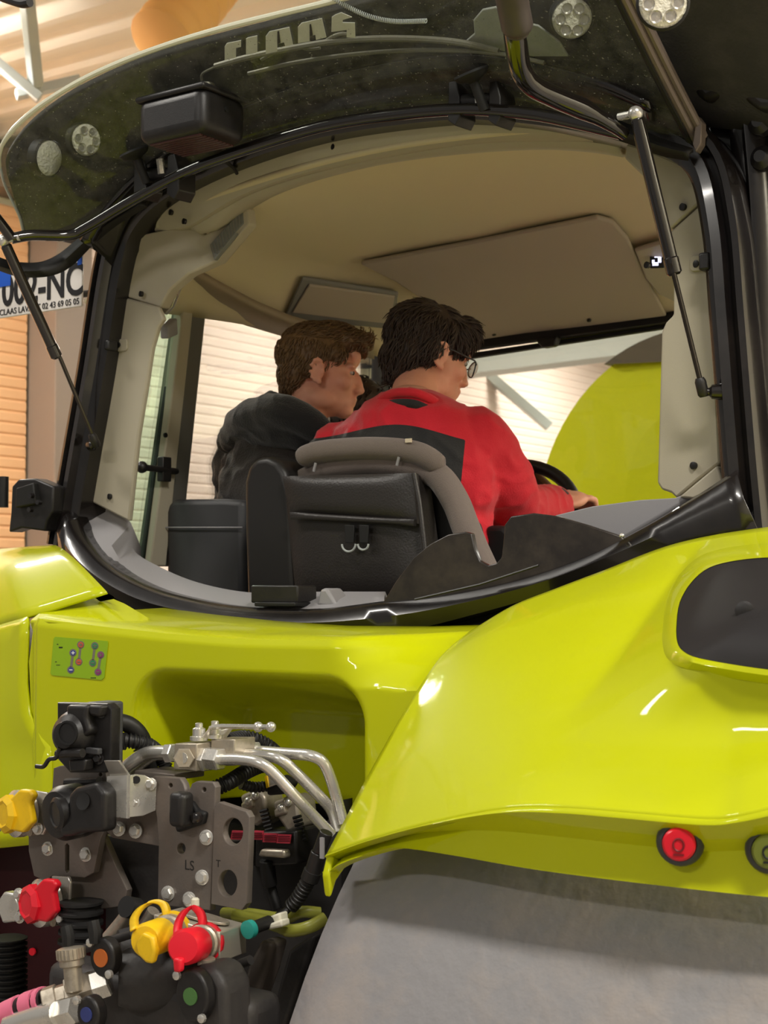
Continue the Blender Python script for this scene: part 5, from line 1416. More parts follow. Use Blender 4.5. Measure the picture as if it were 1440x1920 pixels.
def cyl(name, a, b, r, mt, parent, n=20, prof=None):
    a, b = Vector(a), Vector(b)
    L = (b - a).length
    pr = prof or [(r * 0.92, 0), (r, 0.03), (r, 0.97), (r * 0.92, 1)]
    return MB().lathe([(q[0], q[1] * L) for q in pr], a, b - a, n).build(name, mt, parent, ang=30)
def hexnut(name, a, b, r, mt, parent): return cyl(name, a, b, r, mt, parent, 6, [(r * 0.9, 0), (r, 0.08), (r, 0.92), (r * 0.9, 1)])
def pipe(name, pts, Y, r, mt, parent, n=14, k=6):
    return MB().tube(cat([V(p[0], p[1], Y=(p[2] if len(p) > 2 else Y)) for p in pts], k), r, n).build(name, mt, parent)
def corrug(name, pts, Y, r, parent, pitch=0.006, mt=None):
    P = cat([V(p[0], p[1], Y=(p[2] if len(p) > 2 else Y)) for p in pts], 10)
    L = sum((b - a).length for a, b in zip(P, P[1:]))
    n = max(8, int(L / pitch * 4)); P = resample(P, n)
    return MB().tube(P, [r * (1.0 if i % 4 < 2 else 0.82) for i in range(n)], 12).build(name, mt or HOSE, parent, ang=50)
# --- dark chassis behind
ch = empty('rear_axle', TR)
MB().box((-0.05, 0.02, 1.25), (0.80, 0.60, 0.68)).build('gearbox_housing', CAST, ch, bevel=0.03)
MB().box((-0.52, -0.26, 1.28), (0.26, 0.20, 0.66)).build('side_casing', MAROON, ch, bevel=0.02)
MB().box((0.30, -0.28, 1.36), (0.22, 0.16, 0.5)).build('side_casing', INT, ch, bevel=0.02)
MB().lathe([(0.16, -0.75), (0.18, -0.4), (0.18, 0.4), (0.16, 0.75)], (0, 0.05, 0.97), (1, 0, 0), 24).build('axle_tube', CAST, ch)
MB().lathe([(0.007, 0), (0.007, 0.004)], V(62, 1784, Y=-0.365), (0.2, -1, 0), 16).build('red_plug', REDP, ch)
# --- socket carrier
so = empty('trailer_socket', TR)
Y0 = -0.68
plate2d('carrier_plate', [(118, 1320), (208, 1322), (216, 1330), (214, 1424), (204, 1444), (140, 1444), (118, 1420)], [], Y0, 0.014, BLACKP, so, 0.003)
MB().box(V(196, 1375, Y=Y0 + 0.02), (0.035, 0.05, 0.10)).build('carrier_side', DGREY, so, bevel=0.004)
ax = Vector((0.15, -1, 0.02)).normalized()
c = V(146, 1376, Y=Y0 - 0.01)
MB().lathe([(0.036, -0.01), (0.037, 0.012), (0.030, 0.026), (0.022, 0.032), (0.020, 0.036), (0.004, 0.037)], c, ax, 28).build('socket_cover', BLACKP, so)
MB().lathe([(0.019, 0), (0.019, 0.003), (0.016, 0.003), (0.016, 0.001)], V(128, 1374, Y=Y0 - 0.046), ax, 24).build('cover_emblem', RUBBER, so)
MB().prism([V(x, y, Y=Y0 - 0.03) for x, y in ((122, 1322), (164, 1322), (160, 1345), (168, 1372), (140, 1400), (112, 1380), (104, 1360), (124, 1348))], (0, 0.03, 0)).build('cover_hinge', BLACKP, so, bevel=0.006, seg=3)
MB().prism([V(x, y, Y=Y0 - 0.012) for x, y in ((104, 1352), (112, 1346), (118, 1395), (100, 1392), (97, 1370))], (0, 0.02, 0)).build('cover_wing', BLACKP, so, bevel=0.005)
MB().prism([V(x, y, Y=Y0 - 0.025) for x, y in ((160, 1323), (190, 1323), (186, 1345), (168, 1342))], (0, 0.02, 0)).build('hinge_ear', BLACKP, so, bevel=0.004)
pipe('latch_bar', [(108, 1414), (130, 1412), (155, 1412)], Y0 - 0.04, 0.007, BLACKP, so, 10)
pipe('latch_lever', [(68, 1437), (82, 1437), (92, 1424), (106, 1420), (112, 1402)], Y0 - 0.045, 0.0035, BLACKP, so, 8)
MB().prism([V(x, y, Y=Y0 - 0.035) for x, y in ((128, 1425), (160, 1424), (158, 1446), (130, 1448))], (0, 0.02, 0)).build('latch_foot', BLACKP, so, bevel=0.003)
MB().box(V(176, 1408, Y=Y0 - 0.02), (0.028, 0.01, 0.010)).build('latch_pin', DGREY, so, bevel=0.002)
for (x, y) in ((191, 1335), (186, 1422)): bolt(x, y, Y0 - 0.010, so, 0.007).data.materials[0] = BLACKG
# --- bracket plates
bk = empty('coupling_bracket', TR)
Y1 = -0.64
plate2d('bracket_plate', [(107, 1441), (118, 1437), (200, 1436), (206, 1470), (206, 1545), (193, 1570), (180, 1634), (164, 1643), (103, 1639), (92, 1650), (70, 1640), (60, 1594), (60, 1567), (86, 1550), (102, 1515)], [circ(194, 1452, 4, 5), [(126, 1584), (131, 1578), (136, 1584), (136, 1632), (131, 1638), (126, 1632)]], Y1, 0.010, PLATE, bk)
plate2d('bracket_plate', [(198, 1500), (300, 1500), (304, 1584), (216, 1568), (196, 1548)], [], Y1 + 0.006, 0.010, PLATE, bk)
plate2d('gusset_plate', [(132, 1636), (180, 1630), (196, 1566), (242, 1668), (238, 1695), (195, 1702), (134, 1700)], [], Y1 + 0.02, 0.010, PLATE, bk)
plate2d('recess_plate', [(196, 1566), (304, 1582), (302, 1694), (242, 1690), (238, 1672)], [], Y1 + 0.05, 0.008, CAST, bk)
LS = plate2d('bracket_plate', [(288, 1460), (294, 1456), (342, 1460), (348, 1470), (352, 1484), (360, 1486), (366, 1470), (374, 1466), (404, 1468), (408, 1476), (398, 1704), (302, 1694), (304, 1580), (300, 1530)], [circ(345, 1590, 9, 12), circ(325, 1472, 5, 6), circ(388, 1480, 5, 6)], Y1 - 0.004, 0.010, PLATE, bk)
T_ = plate2d('bracket_plate', [(408, 1512), (416, 1505), (466, 1522), (472, 1532), (466, 1692), (458, 1703), (402, 1692)], [circ(442, 1558, 20, 27), circ(432, 1655, 19, 27)], Y1 - 0.008, 0.010, PLATE, bk)
ENG = mat('engraved_dark', srgb(30, 27, 26), 0.7)
RX = Matrix.Rotation(math.radians(90), 4, 'X')
q = V(346, 1630, Y=Y1 - 0.0105)
text_mesh('LS', 0.021, Matrix.Translation(q) @ RX, 'stamped_letters', ENG, bk, 0.0004)
q = V(405, 1625, Y=Y1 - 0.0145)
text_mesh('T', 0.015, Matrix.Translation(q) @ RX, 'stamped_letters', ENG, bk, 0.0004)
for (x, y) in ((91, 1591), (162, 1602), (224, 1554), (255, 1558)): bolt(x, y, Y1 - 0.006, bk)
for (x, y) in ((388, 1570), (380, 1645), (316, 1675), (356, 1686)): bolt(x, y, Y1 - 0.011, bk)
# zinc angle bracket
za = empty('zinc_bracket', TR)
plate2d('angle_face', [(204, 1456), (241, 1454), (240, 1533), (200, 1529)], [], Y1 - 0.055, 0.005, STEEL, za, 0.001)
f0, f1_ = V(241, 1454, Y=Y1 - 0.055), V(240, 1533, Y=Y1 - 0.055)
g0, g1 = V(294, 1466, Y=Y1 - 0.012), V(292, 1520, Y=Y1 - 0.012)
MB().prism([f0, V(256, 1452, Y=Y1 - 0.04), V(272, 1454, Y=Y1 - 0.03), g0, g1, V(268, 1530, Y=Y1 - 0.03), f1_], (-0.004, 0.003, 0)).build('angle_side', STEEL, za, bevel=0.001)
MB().prism([V(194, 1426, Y=Y1 - 0.08), V(222, 1426, Y=Y1 - 0.08), V(241, 1454, Y=Y1 - 0.055), V(206, 1456, Y=Y1 - 0.055)], (0, 0.005, 0)).build('angle_tab', STEEL, za, bevel=0.001)
bolt(284, 1470, Y1 - 0.018, za, 0.007); bolt(254, 1505, Y1 - 0.038, za, 0.006)
MB().lathe([(0.006, 0), (0.006, 0.003)], V(256, 1462, Y=Y1 - 0.042), (0.6, -1, 0), 16).build('angle_hole', RUBBER, za)
# big round black socket cover
rc = empty('round_socket', TR)
c = V(160, 1516, Y=Y1 - 0.015); ax = Vector((-0.10, -1, -0.06)).normalized()
MB().lathe([(0.040, -0.005), (0.043, 0.010), (0.043, 0.045), (0.036, 0.058), (0.012, 0.062)], c, ax, 32).build('socket_body', BLACKP, rc)
MB().lathe([(0.026, 0), (0.026, 0.012), (0.020, 0.016), (0.018, 0.014), (0.003, 0.014)], V(120, 1524, Y=Y1 - 0.070), Vector((-0.35, -1, -0.1)), 28).build('cover_disc', BLACKP, rc)
MB().prism([V(x, y, Y=Y1 - 0.085) for x, y in ((126, 1490), (140, 1476), (180, 1466), (196, 1486), (196, 1560), (150, 1562), (134, 1568), (112, 1570), (108, 1550), (128, 1530))], (0, 0.03, 0)).build('cover_shield', BLACKP, rc, bevel=0.010, seg=4)
MB().lathe([(0.012, 0), (0.013, 0.002), (0.006, 0.001)], V(157, 1503, Y=Y1 - 0.087), (0.1, -1, 0.2), 18).build('finger_hole', RUBBER, rc)
MB().tube([V(125, 1468, Y=Y1 - 0.02), V(186, 1466, Y=Y1 - 0.02)], 0.008, 10).build('cover_hinge', BLACKP, rc)
# small latch handle on the LS plate
lh = empty('latch_handle', TR)
MB().box(V(340, 1517, Y=Y1 - 0.035), (0.030, 0.03, 0.052)).build('grip', BLACKP, lh, bevel=0.009, seg=4)
MB().prism([V(x, y, Y=Y1 - 0.02) for x, y in ((356, 1500), (368, 1518), (384, 1524), (380, 1545), (358, 1552), (330, 1562), (326, 1548))], (0, 0.012, 0)).build('lever', RUBBER, lh, bevel=0.004)
MB().lathe([(0.008, 0), (0.008, 0.01), (0.005, 0.012)], V(372, 1532, Y=Y1 - 0.022), (0.2, -1, 0), 14).build('pivot', BLACKG, lh)
# --- ball valve block with lever
bv = empty('ball_valve', TR)
Y2 = -0.62
f = [V(327, 1394, Y=Y2), V(369, 1394, Y=Y2), V(368, 1447, Y=Y2), V(325, 1443, Y=Y2)]
MB().prism(f, (0.0, 0.055, 0.0)).build('valve_block', STEELD, bv, bevel=0.002)
hexnut('hex_plug', V(345, 1421, Y=Y2), V(345, 1422, Y=Y2 - 0.014), 0.0165, STEELD, bv)
MB().lathe([(0.008, 0.0), (0.008, 0.001)], V(344.5, 1421, Y=Y2 - 0.0142), (0, -1, 0), 20).build('plug_mark', STEEL, bv)
MB().prism([V(395, 1386, Y=Y2 + .03), V(440, 1386, Y=Y2 + .03), V(438, 1436, Y=Y2 + .03), V(395, 1436, Y=Y2 + .03)], (0, 0.05, 0)).build('valve_block', STEELD, bv, bevel=0.002)
for (x, y, Yy) in ((373, 1388, Y2 + .02), (403, 1384, Y2 + .04)):
    MB().lathe([(0.014, 0), (0.014, 0.006), (0.010, 0.007), (0.010, 0.018), (0.006, 0.02), (0.006, 0.026), (0.004, 0.027)], V(x, y, Y=Yy), (0, 0, 1), 18).build('valve_stem', STEEL, bv)
pts = [(366, 1381, Y2 + .02), (384, 1383, Y2 + .02), (398, 1364, Y2 + .025), (415, 1362, Y2 + .03), (484, 1363, Y2 + .05), (508, 1363, Y2 + .055)]
L_ = [V(*p[:2], Y=p[2]) for p in pts]
MB().grid([[p + Vector((0, 0, 0.004)) for p in L_], [p + Vector((0.0, -0.008, 0.0)) for p in L_], [p + Vector((0, 0, -0.004)) for p in L_], [p + Vector((0, 0.008, 0)) for p in L_], [p + Vector((0, 0, 0.004)) for p in L_]]).build('valve_lever', STEEL, bv, fix=True, ang=40)
bb = MB(); bb.ball(L_[4], 0.008); bb.ball(L_[5], 0.008); bb.build('lever_knob', STEEL, bv)
MB().prism([V(x, y, Y=Y2 + .045) for x, y in ((398, 1384), (412, 1368), (428, 1366), (412, 1388))], (0, 0.014, 0)).build('valve_lever', STEEL, bv, bevel=0.002)
# fittings and pipes
pp = empty('pipe_manifold', TR)
for (xa_, ya_, xb_, yb_, Yy, r_) in ((372, 1421, 392, 1424, Y2 + .02, 0.020), (390, 1421, 415, 1424, Y2 + .02, 0.018), (424, 1412, 444, 1414, Y2 + .06, 0.016), (456, 1406, 482, 1408, Y2 + .09, 0.015), (314, 1412, 327, 1412, Y2 + .03, 0.016)):
    hexnut('pipe_nut', V(xa_, ya_, Y=Yy), V(xb_, yb_, Y=Yy), r_, STEEL, pp)
pipe('steel_pipe', [(412, 1424, Y2 + .02), (450, 1424, Y2 + .02), (485, 1430, Y2 + .02), (510, 1447, Y2 + .03), (550, 1490, Y2 + .05), (590, 1532, Y2 + .08), (622, 1566, Y2 + .10)], 0, 0.0088, STEEL, pp)
pipe('steel_pipe', [(442, 1414, Y2 + .06), (490, 1416, Y2 + .06), (525, 1424, Y2 + .06), (556, 1450, Y2 + .08), (598, 1492, Y2 + .10), (622, 1520, Y2 + .12), (634, 1560, Y2 + .12)], 0, 0.0088, STEEL, pp)
pipe('steel_pipe', [(480, 1408, Y2 + .09), (540, 1413, Y2 + .09), (582, 1417, Y2 + .09), (606, 1430, Y2 + .10), (620, 1460, Y2 + .11), (632, 1500, Y2 + .12), (644, 1545, Y2 + .12)], 0, 0.0088, STEEL, pp)
pipe('steel_pipe', [(222, 1448, Y2 + .02), (246, 1430, Y2 + .02), (270, 1414, Y2 + .03), (296, 1410, Y2 + .03), (320, 1411, Y2 + .03)], 0, 0.0105, STEEL, pp)
pipe('steel_pipe', [(240, 1458, Y2 + .05), (262, 1436, Y2 + .05), (290, 1418, Y2 + .05), (318, 1418, Y2 + .05)], 0, 0.008, STEEL, pp)
MB().box(V(318, 1450, Y=Y2 + .03), (0.085, 0.07, 0.010)).build('valve_shelf', PLATE, bk, bevel=0.002)
# hoses
hz = empty('hose_loom', TR)
pipe('hose', [(214, 1352, -.62), (240, 1358, -.60), (262, 1378, -.58), (275, 1410, -.56), (282, 1450, -.55)], 0, 0.014, HOSE, hz)
corrug('conduit', [(214, 1388, -.62), (250, 1390, -.60), (280, 1398, -.57), (302, 1420, -.54), (316, 1456, -.53)], 0, 0.0125, hz)
cyl('conduit_collar', V(213, 1390, Y=-.62), V(236, 1390, Y=-.61), 0.014, HOSE, hz)
corrug('conduit', [(404, 1478, -.58), (430, 1466, -.56), (456, 1450, -.53), (480, 1438, -.50), (500, 1432, -.48)], 0, 0.013, hz)
corrug('conduit', [(425, 1390, -.54), (455, 1384, -.50), (480, 1388, -.48), (505, 1402, -.46), (520, 1416, -.44)], 0, 0.013, hz)
corrug('conduit', [(452, 1470, -.52), (476, 1476, -.50), (500, 1474, -.48)], 0, 0.009, hz)
corrug('conduit', [(262, 1400, -.54), (280, 1430, -.53), (290, 1470, -.52)], 0, 0.013, hz)
# --- solenoid valve bank
sv = empty('valve_bank', TR)
Y3 = -0.46
for (x, y, k) in ((470, 1500, 0), (532, 1512, 1)):
    c = V(x, y, Y=Y3)
    M_ = Matrix.Rotation(math.radians(-35), 3, 'Y')
    MB().prism([V(x - 22, y - 8, Y=Y3), V(x + 10, y - 22, Y=Y3), V(x + 26, y - 6, Y=Y3), V(x + 30, y + 38, Y=Y3), V(x + 8, y + 52, Y=Y3), V(x - 14, y + 20, Y=Y3)], (0, 0.05, 0)).build('valve_body', STEELD, sv, bevel=0.006, seg=3)
    for (dx, dy) in ((-4, -2), (8, -12)):
        MB().ball(V(x + dx, y + dy + 4, Y=Y3 - 0.002), 0.007).build('valve_stud', STEEL, sv)
    MB().prism([V(x - 20, y + 6, Y=Y3 - .006), V(x + 2, y - 4, Y=Y3 - .006), V(x + 4, y + 14, Y=Y3 - .006), V(x - 18, y + 22, Y=Y3 - .006)], (0, 0.02, 0)).build('valve_flange', STEELD, sv, bevel=0.004)
    ed = MB()
    for i in range(7):
        ed.tube([V(x + 18 + i * 2, y + 22 + i * 7, Y=Y3 - .004), V(x + 32 + i * 2, y + 18 + i * 7, Y=Y3 - .004)], 0.0028, 6)
    ed.build('valve_spring', HOSE, sv)
for (x, y, w_, h_) in ((452, 1600, 44, 60), (516, 1592, 76, 70)):
    MB().prism([V(x - w_ / 2, y - h_ / 2 + 4, Y=Y3 - .02), V(x + w_ / 2, y - h_ / 2, Y=Y3 - .02), V(x + w_ / 2 + 2, y + h_ / 2 - 6, Y=Y3 - .02), V(x - w_ / 2 - 2, y + h_ / 2, Y=Y3 - .02)], (0.01, 0.05, 0.004)).build('solenoid_coil', BLACKP, sv, bevel=0.004)
LAB = mat('pink_stripe_label', srgb(222, 70, 92), 0.5); LAD = mat('label_line', srgb(110, 24, 40), 0.5)
for (x, y) in ((446, 1566), (480, 1566), (506, 1571), (532, 1573)):
    MB().prism([V(x - 11, y - 9, Y=Y3 - .027), V(x + 14, y - 8, Y=Y3 - .027), V(x + 11, y + 9, Y=Y3 - .027), V(x - 14, y + 8, Y=Y3 - .027)], (0, 0.002, 0)).build('coil_label', LAB, sv)
    for k in (-4, 0, 4):
        MB().prism([V(x - 11, y + k - 0.8, Y=Y3 - .028), V(x + 11, y + k - 0.8, Y=Y3 - .028), V(x + 11, y + k + 0.8, Y=Y3 - .028), V(x - 11, y + k + 0.8, Y=Y3 - .028)], (0, 0.0008, 0)).build('label_line', LAD, sv)
MB().prism([V(x, y, Y=Y3 - .035) for x, y in ((488, 1592), (532, 1594), (534, 1610), (482, 1606))], (0, 0.03, 0)).build('coil_terminal', STEELD, sv, bevel=0.004)
MB().prism([V(x, y, Y=Y3 - .03) for x, y in ((498, 1472), (520, 1454), (540, 1470), (528, 1490), (500, 1492))], (0, 0.03, 0)).build('valve_cap', RUBBER, sv, bevel=0.004)
MB().prism([V(x, y, Y=Y3 - .034) for x, y in ((497, 1452), (516, 1446), (526, 1468), (500, 1478))], (0, 0.008, 0)).build('cap_plate', STEEL, sv, bevel=0.002)
MB().prism([V(x, y, Y=Y3 - .036) for x, y in ((496, 1456), (500, 1454), (503, 1476), (499, 1478))], (0, 0.004, 0)).build('cap_label', YELLOWP, sv)
cyl('coil_plug', V(500, 1612, Y=Y3 - .02), V(506, 1660, Y=Y3 - .01), 0.012, RUBBER, sv)
pipe('coil_cable', [(505, 1655, Y3), (512, 1680, Y3), (520, 1705, Y3)], 0, 0.009, HOSE, sv)
MB().prism([V(x, y, Y=Y3 + .03) for x, y in ((470, 1610), (600, 1560), (640, 1500), (640, 1740), (470, 1740))], (0, 0.03, 0)).build('valve_backplate', INT, sv)
# cable with connectors at the right
cb = empty('cable_connector', TR)
cyl('plug', V(612, 1560, Y=-.60), V(598, 1598, Y=-.60), 0.010, BLACKP, cb)
cyl('plug', V(598, 1598, Y=-.60), V(585, 1640, Y=-.60), 0.012, BLACKP, cb)
MB().box(V(604, 1590, Y=-.612), (0.006, 0.004, 0.03)).build('plug_clip', LEDGE, cb)
corrug('boot', [(585, 1638), (572, 1662), (556, 1688), (545, 1700)], -.60, 0.0115, cb)
cyl('collar', V(587, 1632, Y=-.60), V(580, 1650, Y=-.60), 0.0135, HOSE, cb)
pipe('lead', [(548, 1697, -.60), (534, 1710, -.61), (520, 1718, -.62)], 0, 0.0055, HOSE, cb)
WC = mat('white_connector', srgb(220, 216, 196), 0.5)
MB().prism([V(x, y, Y=-.64) for x, y in ((503, 1719), (524, 1711), (526, 1730), (508, 1738))], (0, 0.02, 0)).build('white_plug', WC, cb, bevel=0.003)
MB().prism([V(x, y, Y=-.65) for x, y in ((505, 1732), (527, 1724), (529, 1738), (502, 1744))], (0, 0.02, 0)).build('white_plug', WC, cb, bevel=0.003)
cyl('lead_sleeve', V(506, 1728, Y=-.64), V(470, 1742, Y=-.68), 0.0095, HOSE, cb)
cyl('teal_ring', V(472, 1741, Y=-.68), V(463, 1744, Y=-.69), 0.013, mat('teal_plastic', srgb(40, 150, 140), 0.4), cb)
pipe('green_tube', [(440, 1716, -.60), (480, 1724, -.60), (520, 1736, -.61), (545, 1745, -.62), (580, 1738, -.62), (610, 1722, -.60)], 0, 0.0095, mat('olive_tube', srgb(150, 152, 60), 0.35), cb)
pipe('green_tube', [(420, 1712, -.56), (470, 1714, -.57), (530, 1722, -.58), (565, 1710, -.58), (600, 1712, -.56)], 0, 0.009, MATS['olive_tube'], cb)
# --- aluminium block with two capped couplings
ab = empty('coupling_block', TR)
p0, p1, p2 = V(412, 1748, Y=-.76), V(462, 1732, Y=-.66), V(288, 1714, Y=-.755)
dn = V(412, 1806, Y=-.76) - p0
p3 = p1 + (p2 - p0)
ALU = mat('brushed_aluminium', srgb(206, 198, 184), 0.35, metal=0.6)
b = MB().add([p0, p1, p3, p2, p0 + dn, p1 + dn, p3 + dn, p2 + dn], [(0, 1, 2, 3), (4, 7, 6, 5), (0, 4, 5, 1), (1, 5, 6, 2), (2, 6, 7, 3), (3, 7, 4, 0)])
b.build('block', ALU, ab, bevel=0.002, fix=True)
u_, v_ = (p2 - p0), (p1 - p0)
lab = [p0 + u_ * (0.45 + 0.38 * math.cos(a)) + v_ * (0.5 + 0.26 * math.sin(a)) + Vector((0, 0, 0.002)) for a in [2 * math.pi * k / 24 for k in range(24)]]
MB().prism(lab, (0, 0, 0.004)).build('top_label', STEELD, ab, bevel=0.001)
MB().lathe([(0.006, 0), (0.006, 0.012), (0.004, 0.014)], V(366, 1702, Y=-.72), (0, 0, 1), 10).build('block_screw', WC, ab)
def coupling(x, y, mt, nut, ring_pts, tab, name):
    g = empty(name, TR)
    a, b_ = V(nut[0], nut[1], Y=-.775), V(x, y, Y=-.85)
    d = (b_ - a); L = d.length
    cyl('coupler_nut', a - d * 0.15, a + d * 0.32, 0.024, STEELD, g, 20, [(0.022, 0), (0.025, 0.1), (0.025, 0.5), (0.022, 0.55), (0.022, 1)])
    cyl('coupler_ring', a - d * 0.22, a - d * 0.1, 0.028, mt, g)
    MB().lathe([(0.019, L * 0.25), (0.024, L * 0.36), (0.024, L * 0.95), (0.020, L * 1.05), (0.004, L * 1.06)], a, d, 24).build('dust_cap', mt, g)
    P = cat([V(*q[:2], Y=q[2]) for q in ring_pts], 6)
    rows = [[p + Vector((0, -0.008, 0)) for p in P], [p + Vector((0.002, 0, 0.003)) for p in P], [p + Vector((0, 0.008, 0)) for p in P]]
    MB().grid(rows).build('cap_strap', mt, g, solid=0.003)
    MB().prism([V(q[0], q[1], Y=-.865) for q in tab], (0, 0.012, 0)).build('cap_tab', mt, g, bevel=0.004, seg=3)
    return g
coupling(345, 1776, REDP, (378, 1768), [(332, 1758, -.85), (334, 1732, -.83), (346, 1710, -.80), (362, 1702, -.78), (376, 1714, -.77), (380, 1738, -.77), (374, 1756, -.77)], [(322, 1796), (337, 1798), (336, 1824), (324, 1824)], 'red_coupling')
coupling(274, 1764, YELLOWP, (316, 1748), [(252, 1744, -.86), (252, 1722, -.83), (266, 1702, -.80), (288, 1692, -.78), (306, 1696, -.77), (312, 1716, -.77), (304, 1736, -.77)], [(252, 1768), (266, 1748), (284, 1756), (290, 1784), (284, 1808), (272, 1806), (256, 1790)], 'yellow_coupling')
# --- air couplings at the left edge
def air(cx, cy, mt, name, big):
    g = empty(name, TR); Yc = -.66
    MB().prism([V(cx + dx, cy + dy, Y=Yc) for dx, dy in (((38, -44), (66, -40), (70, -30), (66, 22), (58, 40), (40, 36)) if not big else ((30, -52), (62, -50), (66, -40), (62, 20), (56, 40), (34, 36)))], (0, 0.006, 0)).build('coupling_bracket', STEEL, g, bevel=0.002)
    c = V(cx, cy, Y=Yc - 0.03)
    MB().lathe([(0.034, -0.03), (0.038, -0.02), (0.038, -0.006), (0.030, 0.0)], c, (-0.25, -1, 0.05), 28).build('coupling_head', STEEL, g)
    MB().lathe([(0.031, -0.004), (0.031, 0.012), (0.022, 0.018), (0.018, 0.016), (0.003, 0.017)], c, (-0.25, -1, 0.05), 8).build('cap', mt, g, ang=20)
    MB().prism([V(cx + dx, cy + dy, Y=Yc - .044) for dx, dy in ((-6, -26), (14, -46), (34, -44), (40, -34), (32, -20), (38, 16), (20, 36), (0, 32))], (0, 0.014, 0)).build('cap_flap', mt, g, bevel=0.004, seg=3)
    MB().prism([V(cx + dx, cy + dy, Y=Yc - .02) for dx, dy in ((-70, -6), (-60, -22), (-38, -18), (-30, 6), (-36, 34), (-62, 38), (-70, 16))], (0, 0.02, 0)).build('coupling_claw', STEEL, g, bevel=0.004)
    for (dx, dy) in ((-30, -18), (-28, 26), (50, 28)): bolt(cx + dx, cy + dy, Yc - .022, g, 0.007)
    MB().lathe([(0.008, 0), (0.008, 0.02)], V(cx + 50, cy + 30, Y=Yc), (0, -1, 0), 12).build('stud', STEELD, g)
    return g
air(22, 1526, YELLOWP, 'yellow_air_coupling', False)
air(66, 1694, REDP, 'red_air_coupling', True)
cyl('coupling_stub', V(80, 1512, Y=-.62), V(102, 1508, Y=-.60), 0.012, mat('brass', srgb(176, 138, 70), 0.35, metal=0.8), bk)
# --- T-fitting with knob and pink banded hose
tf = empty('tee_fitting', TR); Yt = -.86
ax1, ax2 = V(96, 1874, Y=Yt), V(206, 1838, Y=Yt + .05)
d = (ax2 - ax1)
hexnut('hose_nut', ax1 - d * 0.12, ax1 + d * 0.12, 0.020, STEELD, tf)
hexnut('hose_nut', ax1 + d * 0.10, ax1 + d * 0.30, 0.017, STEELD, tf)
cyl('tee_body', ax1 + d * 0.26, ax1 + d * 0.74, 0.021, STEELD, tf, 4)
hexnut('tee_nut', ax1 + d * 0.70, ax1 + d * 1.0, 0.022, STEEL, tf)
s0, s1 = V(140, 1858, Y=Yt + .01), V(132, 1776, Y=Yt + .01)
cyl('knob_stem', s0, s0.lerp(s1, 0.62), 0.013, STEELD, tf)
kb = MB(); ka, kbv = s0.lerp(s1, 0.55), s1
n_ = 40; prof_k = [(0.014, 0), (0.0175, 0.08), (0.0175, 0.35), (0.0195, 0.42), (0.0195, 0.95), (0.016, 1.0)]
cyl('knob', ka, kbv, 0.0195, STEELD, tf, 20, prof_k)
kd = (kbv - ka); Mk = axes(kd, (1, 0, 0))
for k in range(22):
    a = 2 * math.pi * k / 22
    o_ = Mk @ Vector((0.0195 * math.cos(a), 0.0195 * math.sin(a), 0))
    kb.tube([ka + kd * 0.45 + o_, ka + kd * 0.93 + o_], 0.0014, 5)
kb.build('knob_knurling', STEELD, tf)
hp_l = [V(x, y, Y=Yt - .0) for x, y in ((-40, 1926), (0, 1908), (40, 1890), (74, 1878), (88, 1874))]
MB().tube(cat(hp_l, 6), 0.0165, 16).build('hose', HOSE, tf)
PTH = cat(hp_l, 10)
for (i0, i1) in ((4, 11), (13, 20), (23, 29), (31, 36)):
    MB().tube(PTH[i0:i1 + 1], 0.0195, 16).build('pink_band', PINK, tf)
pipe('lower_pipe', [(20, 1925), (70, 1908), (110, 1900)], Yt - .01, 0.018, STEEL, tf)
hexnut('lower_nut', V(100, 1906, Y=Yt), V(146, 1892, Y=Yt), 0.021, STEEL, tf)
# --- couplers with coloured marks
def marked(cx, cy, r, mt, Y, name, rx=1.0, rz=1.0):
    g = empty(name, TR)
    ax = Vector((0.05, -1, 0.0))
    c = V(cx, cy, Y=Y)
    MB().prism([c + Vector((r * 1.9 * rx * math.cos(a), 0, r * 2.2 * rz * math.sin(a))) for a in [2 * math.pi * k / 28 for k in range(28)]], (0, 0.02, 0)).build('coupler_cover', BLACKP, g, bevel=0.004, seg=3)
    MB().lathe([(r, 0), (r, 0.002)], c + Vector((0, -0.0005, 0)), ax, 24).build('colour_dot', mt, g)
    for s in (-1, 1):
        p = c + Vector((s * r * 1.5 * rx, -0.001, -s * r * 1.55 * rz))
        MB().lathe([(0.006, 0), (0.006, 0.005), (0.004, 0.006)], p, ax, 10).build('cover_bolt', STEEL, g)
    return g
marked(190, 1796, 0.0125, mat('orange_dot', srgb(190, 100, 40), 0.5), -.84, 'orange_marked_coupler')
marked(163, 1902, 0.010, mat('blue_dot', srgb(50, 60, 120), 0.5), -.89, 'blue_marked_coupler', 1.1, 1.1)
marked(358, 1868, 0.0115, mat('green_dot', srgb(74, 116, 60), 0.5), -.84, 'green_marked_coupler', 1.3, 1.4)
cy_ = empty('coupler_body', TR)
MB().lathe([(0.036, 0), (0.046, 0.02), (0.048, 0.07), (0.042, 0.12), (0.03, 0.14)], V(222, 1836, Y=-.80), Vector((0.72, 0.72, 0.0)), 28).build('cylinder', CAST, cy_)
MB().lathe([(0.026, 0), (0.030, 0.02), (0.030, 0.07)], V(222, 1778, Y=-.76), Vector((0.6, 0.8, 0.0)), 24).build('cylinder', CAST, cy_)
MB().box(V(270, 1880, Y=-.74), (0.13, 0.06, 0.11)).build('casting', CAST, cy_, bevel=0.015, seg=3)
MB().prism([V(x, y, Y=-.82) for x, y in ((336, 1838), (352, 1816), (378, 1806), (402, 1816), (420, 1850), (424, 1960), (340, 1960))], (0, 0.06, 0)).build('casting', CAST, cy_, bevel=0.014, seg=3)
cyl('neck', V(386, 1816, Y=-.80), V(388, 1796, Y=-.80), 0.012, STEELD, cy_)
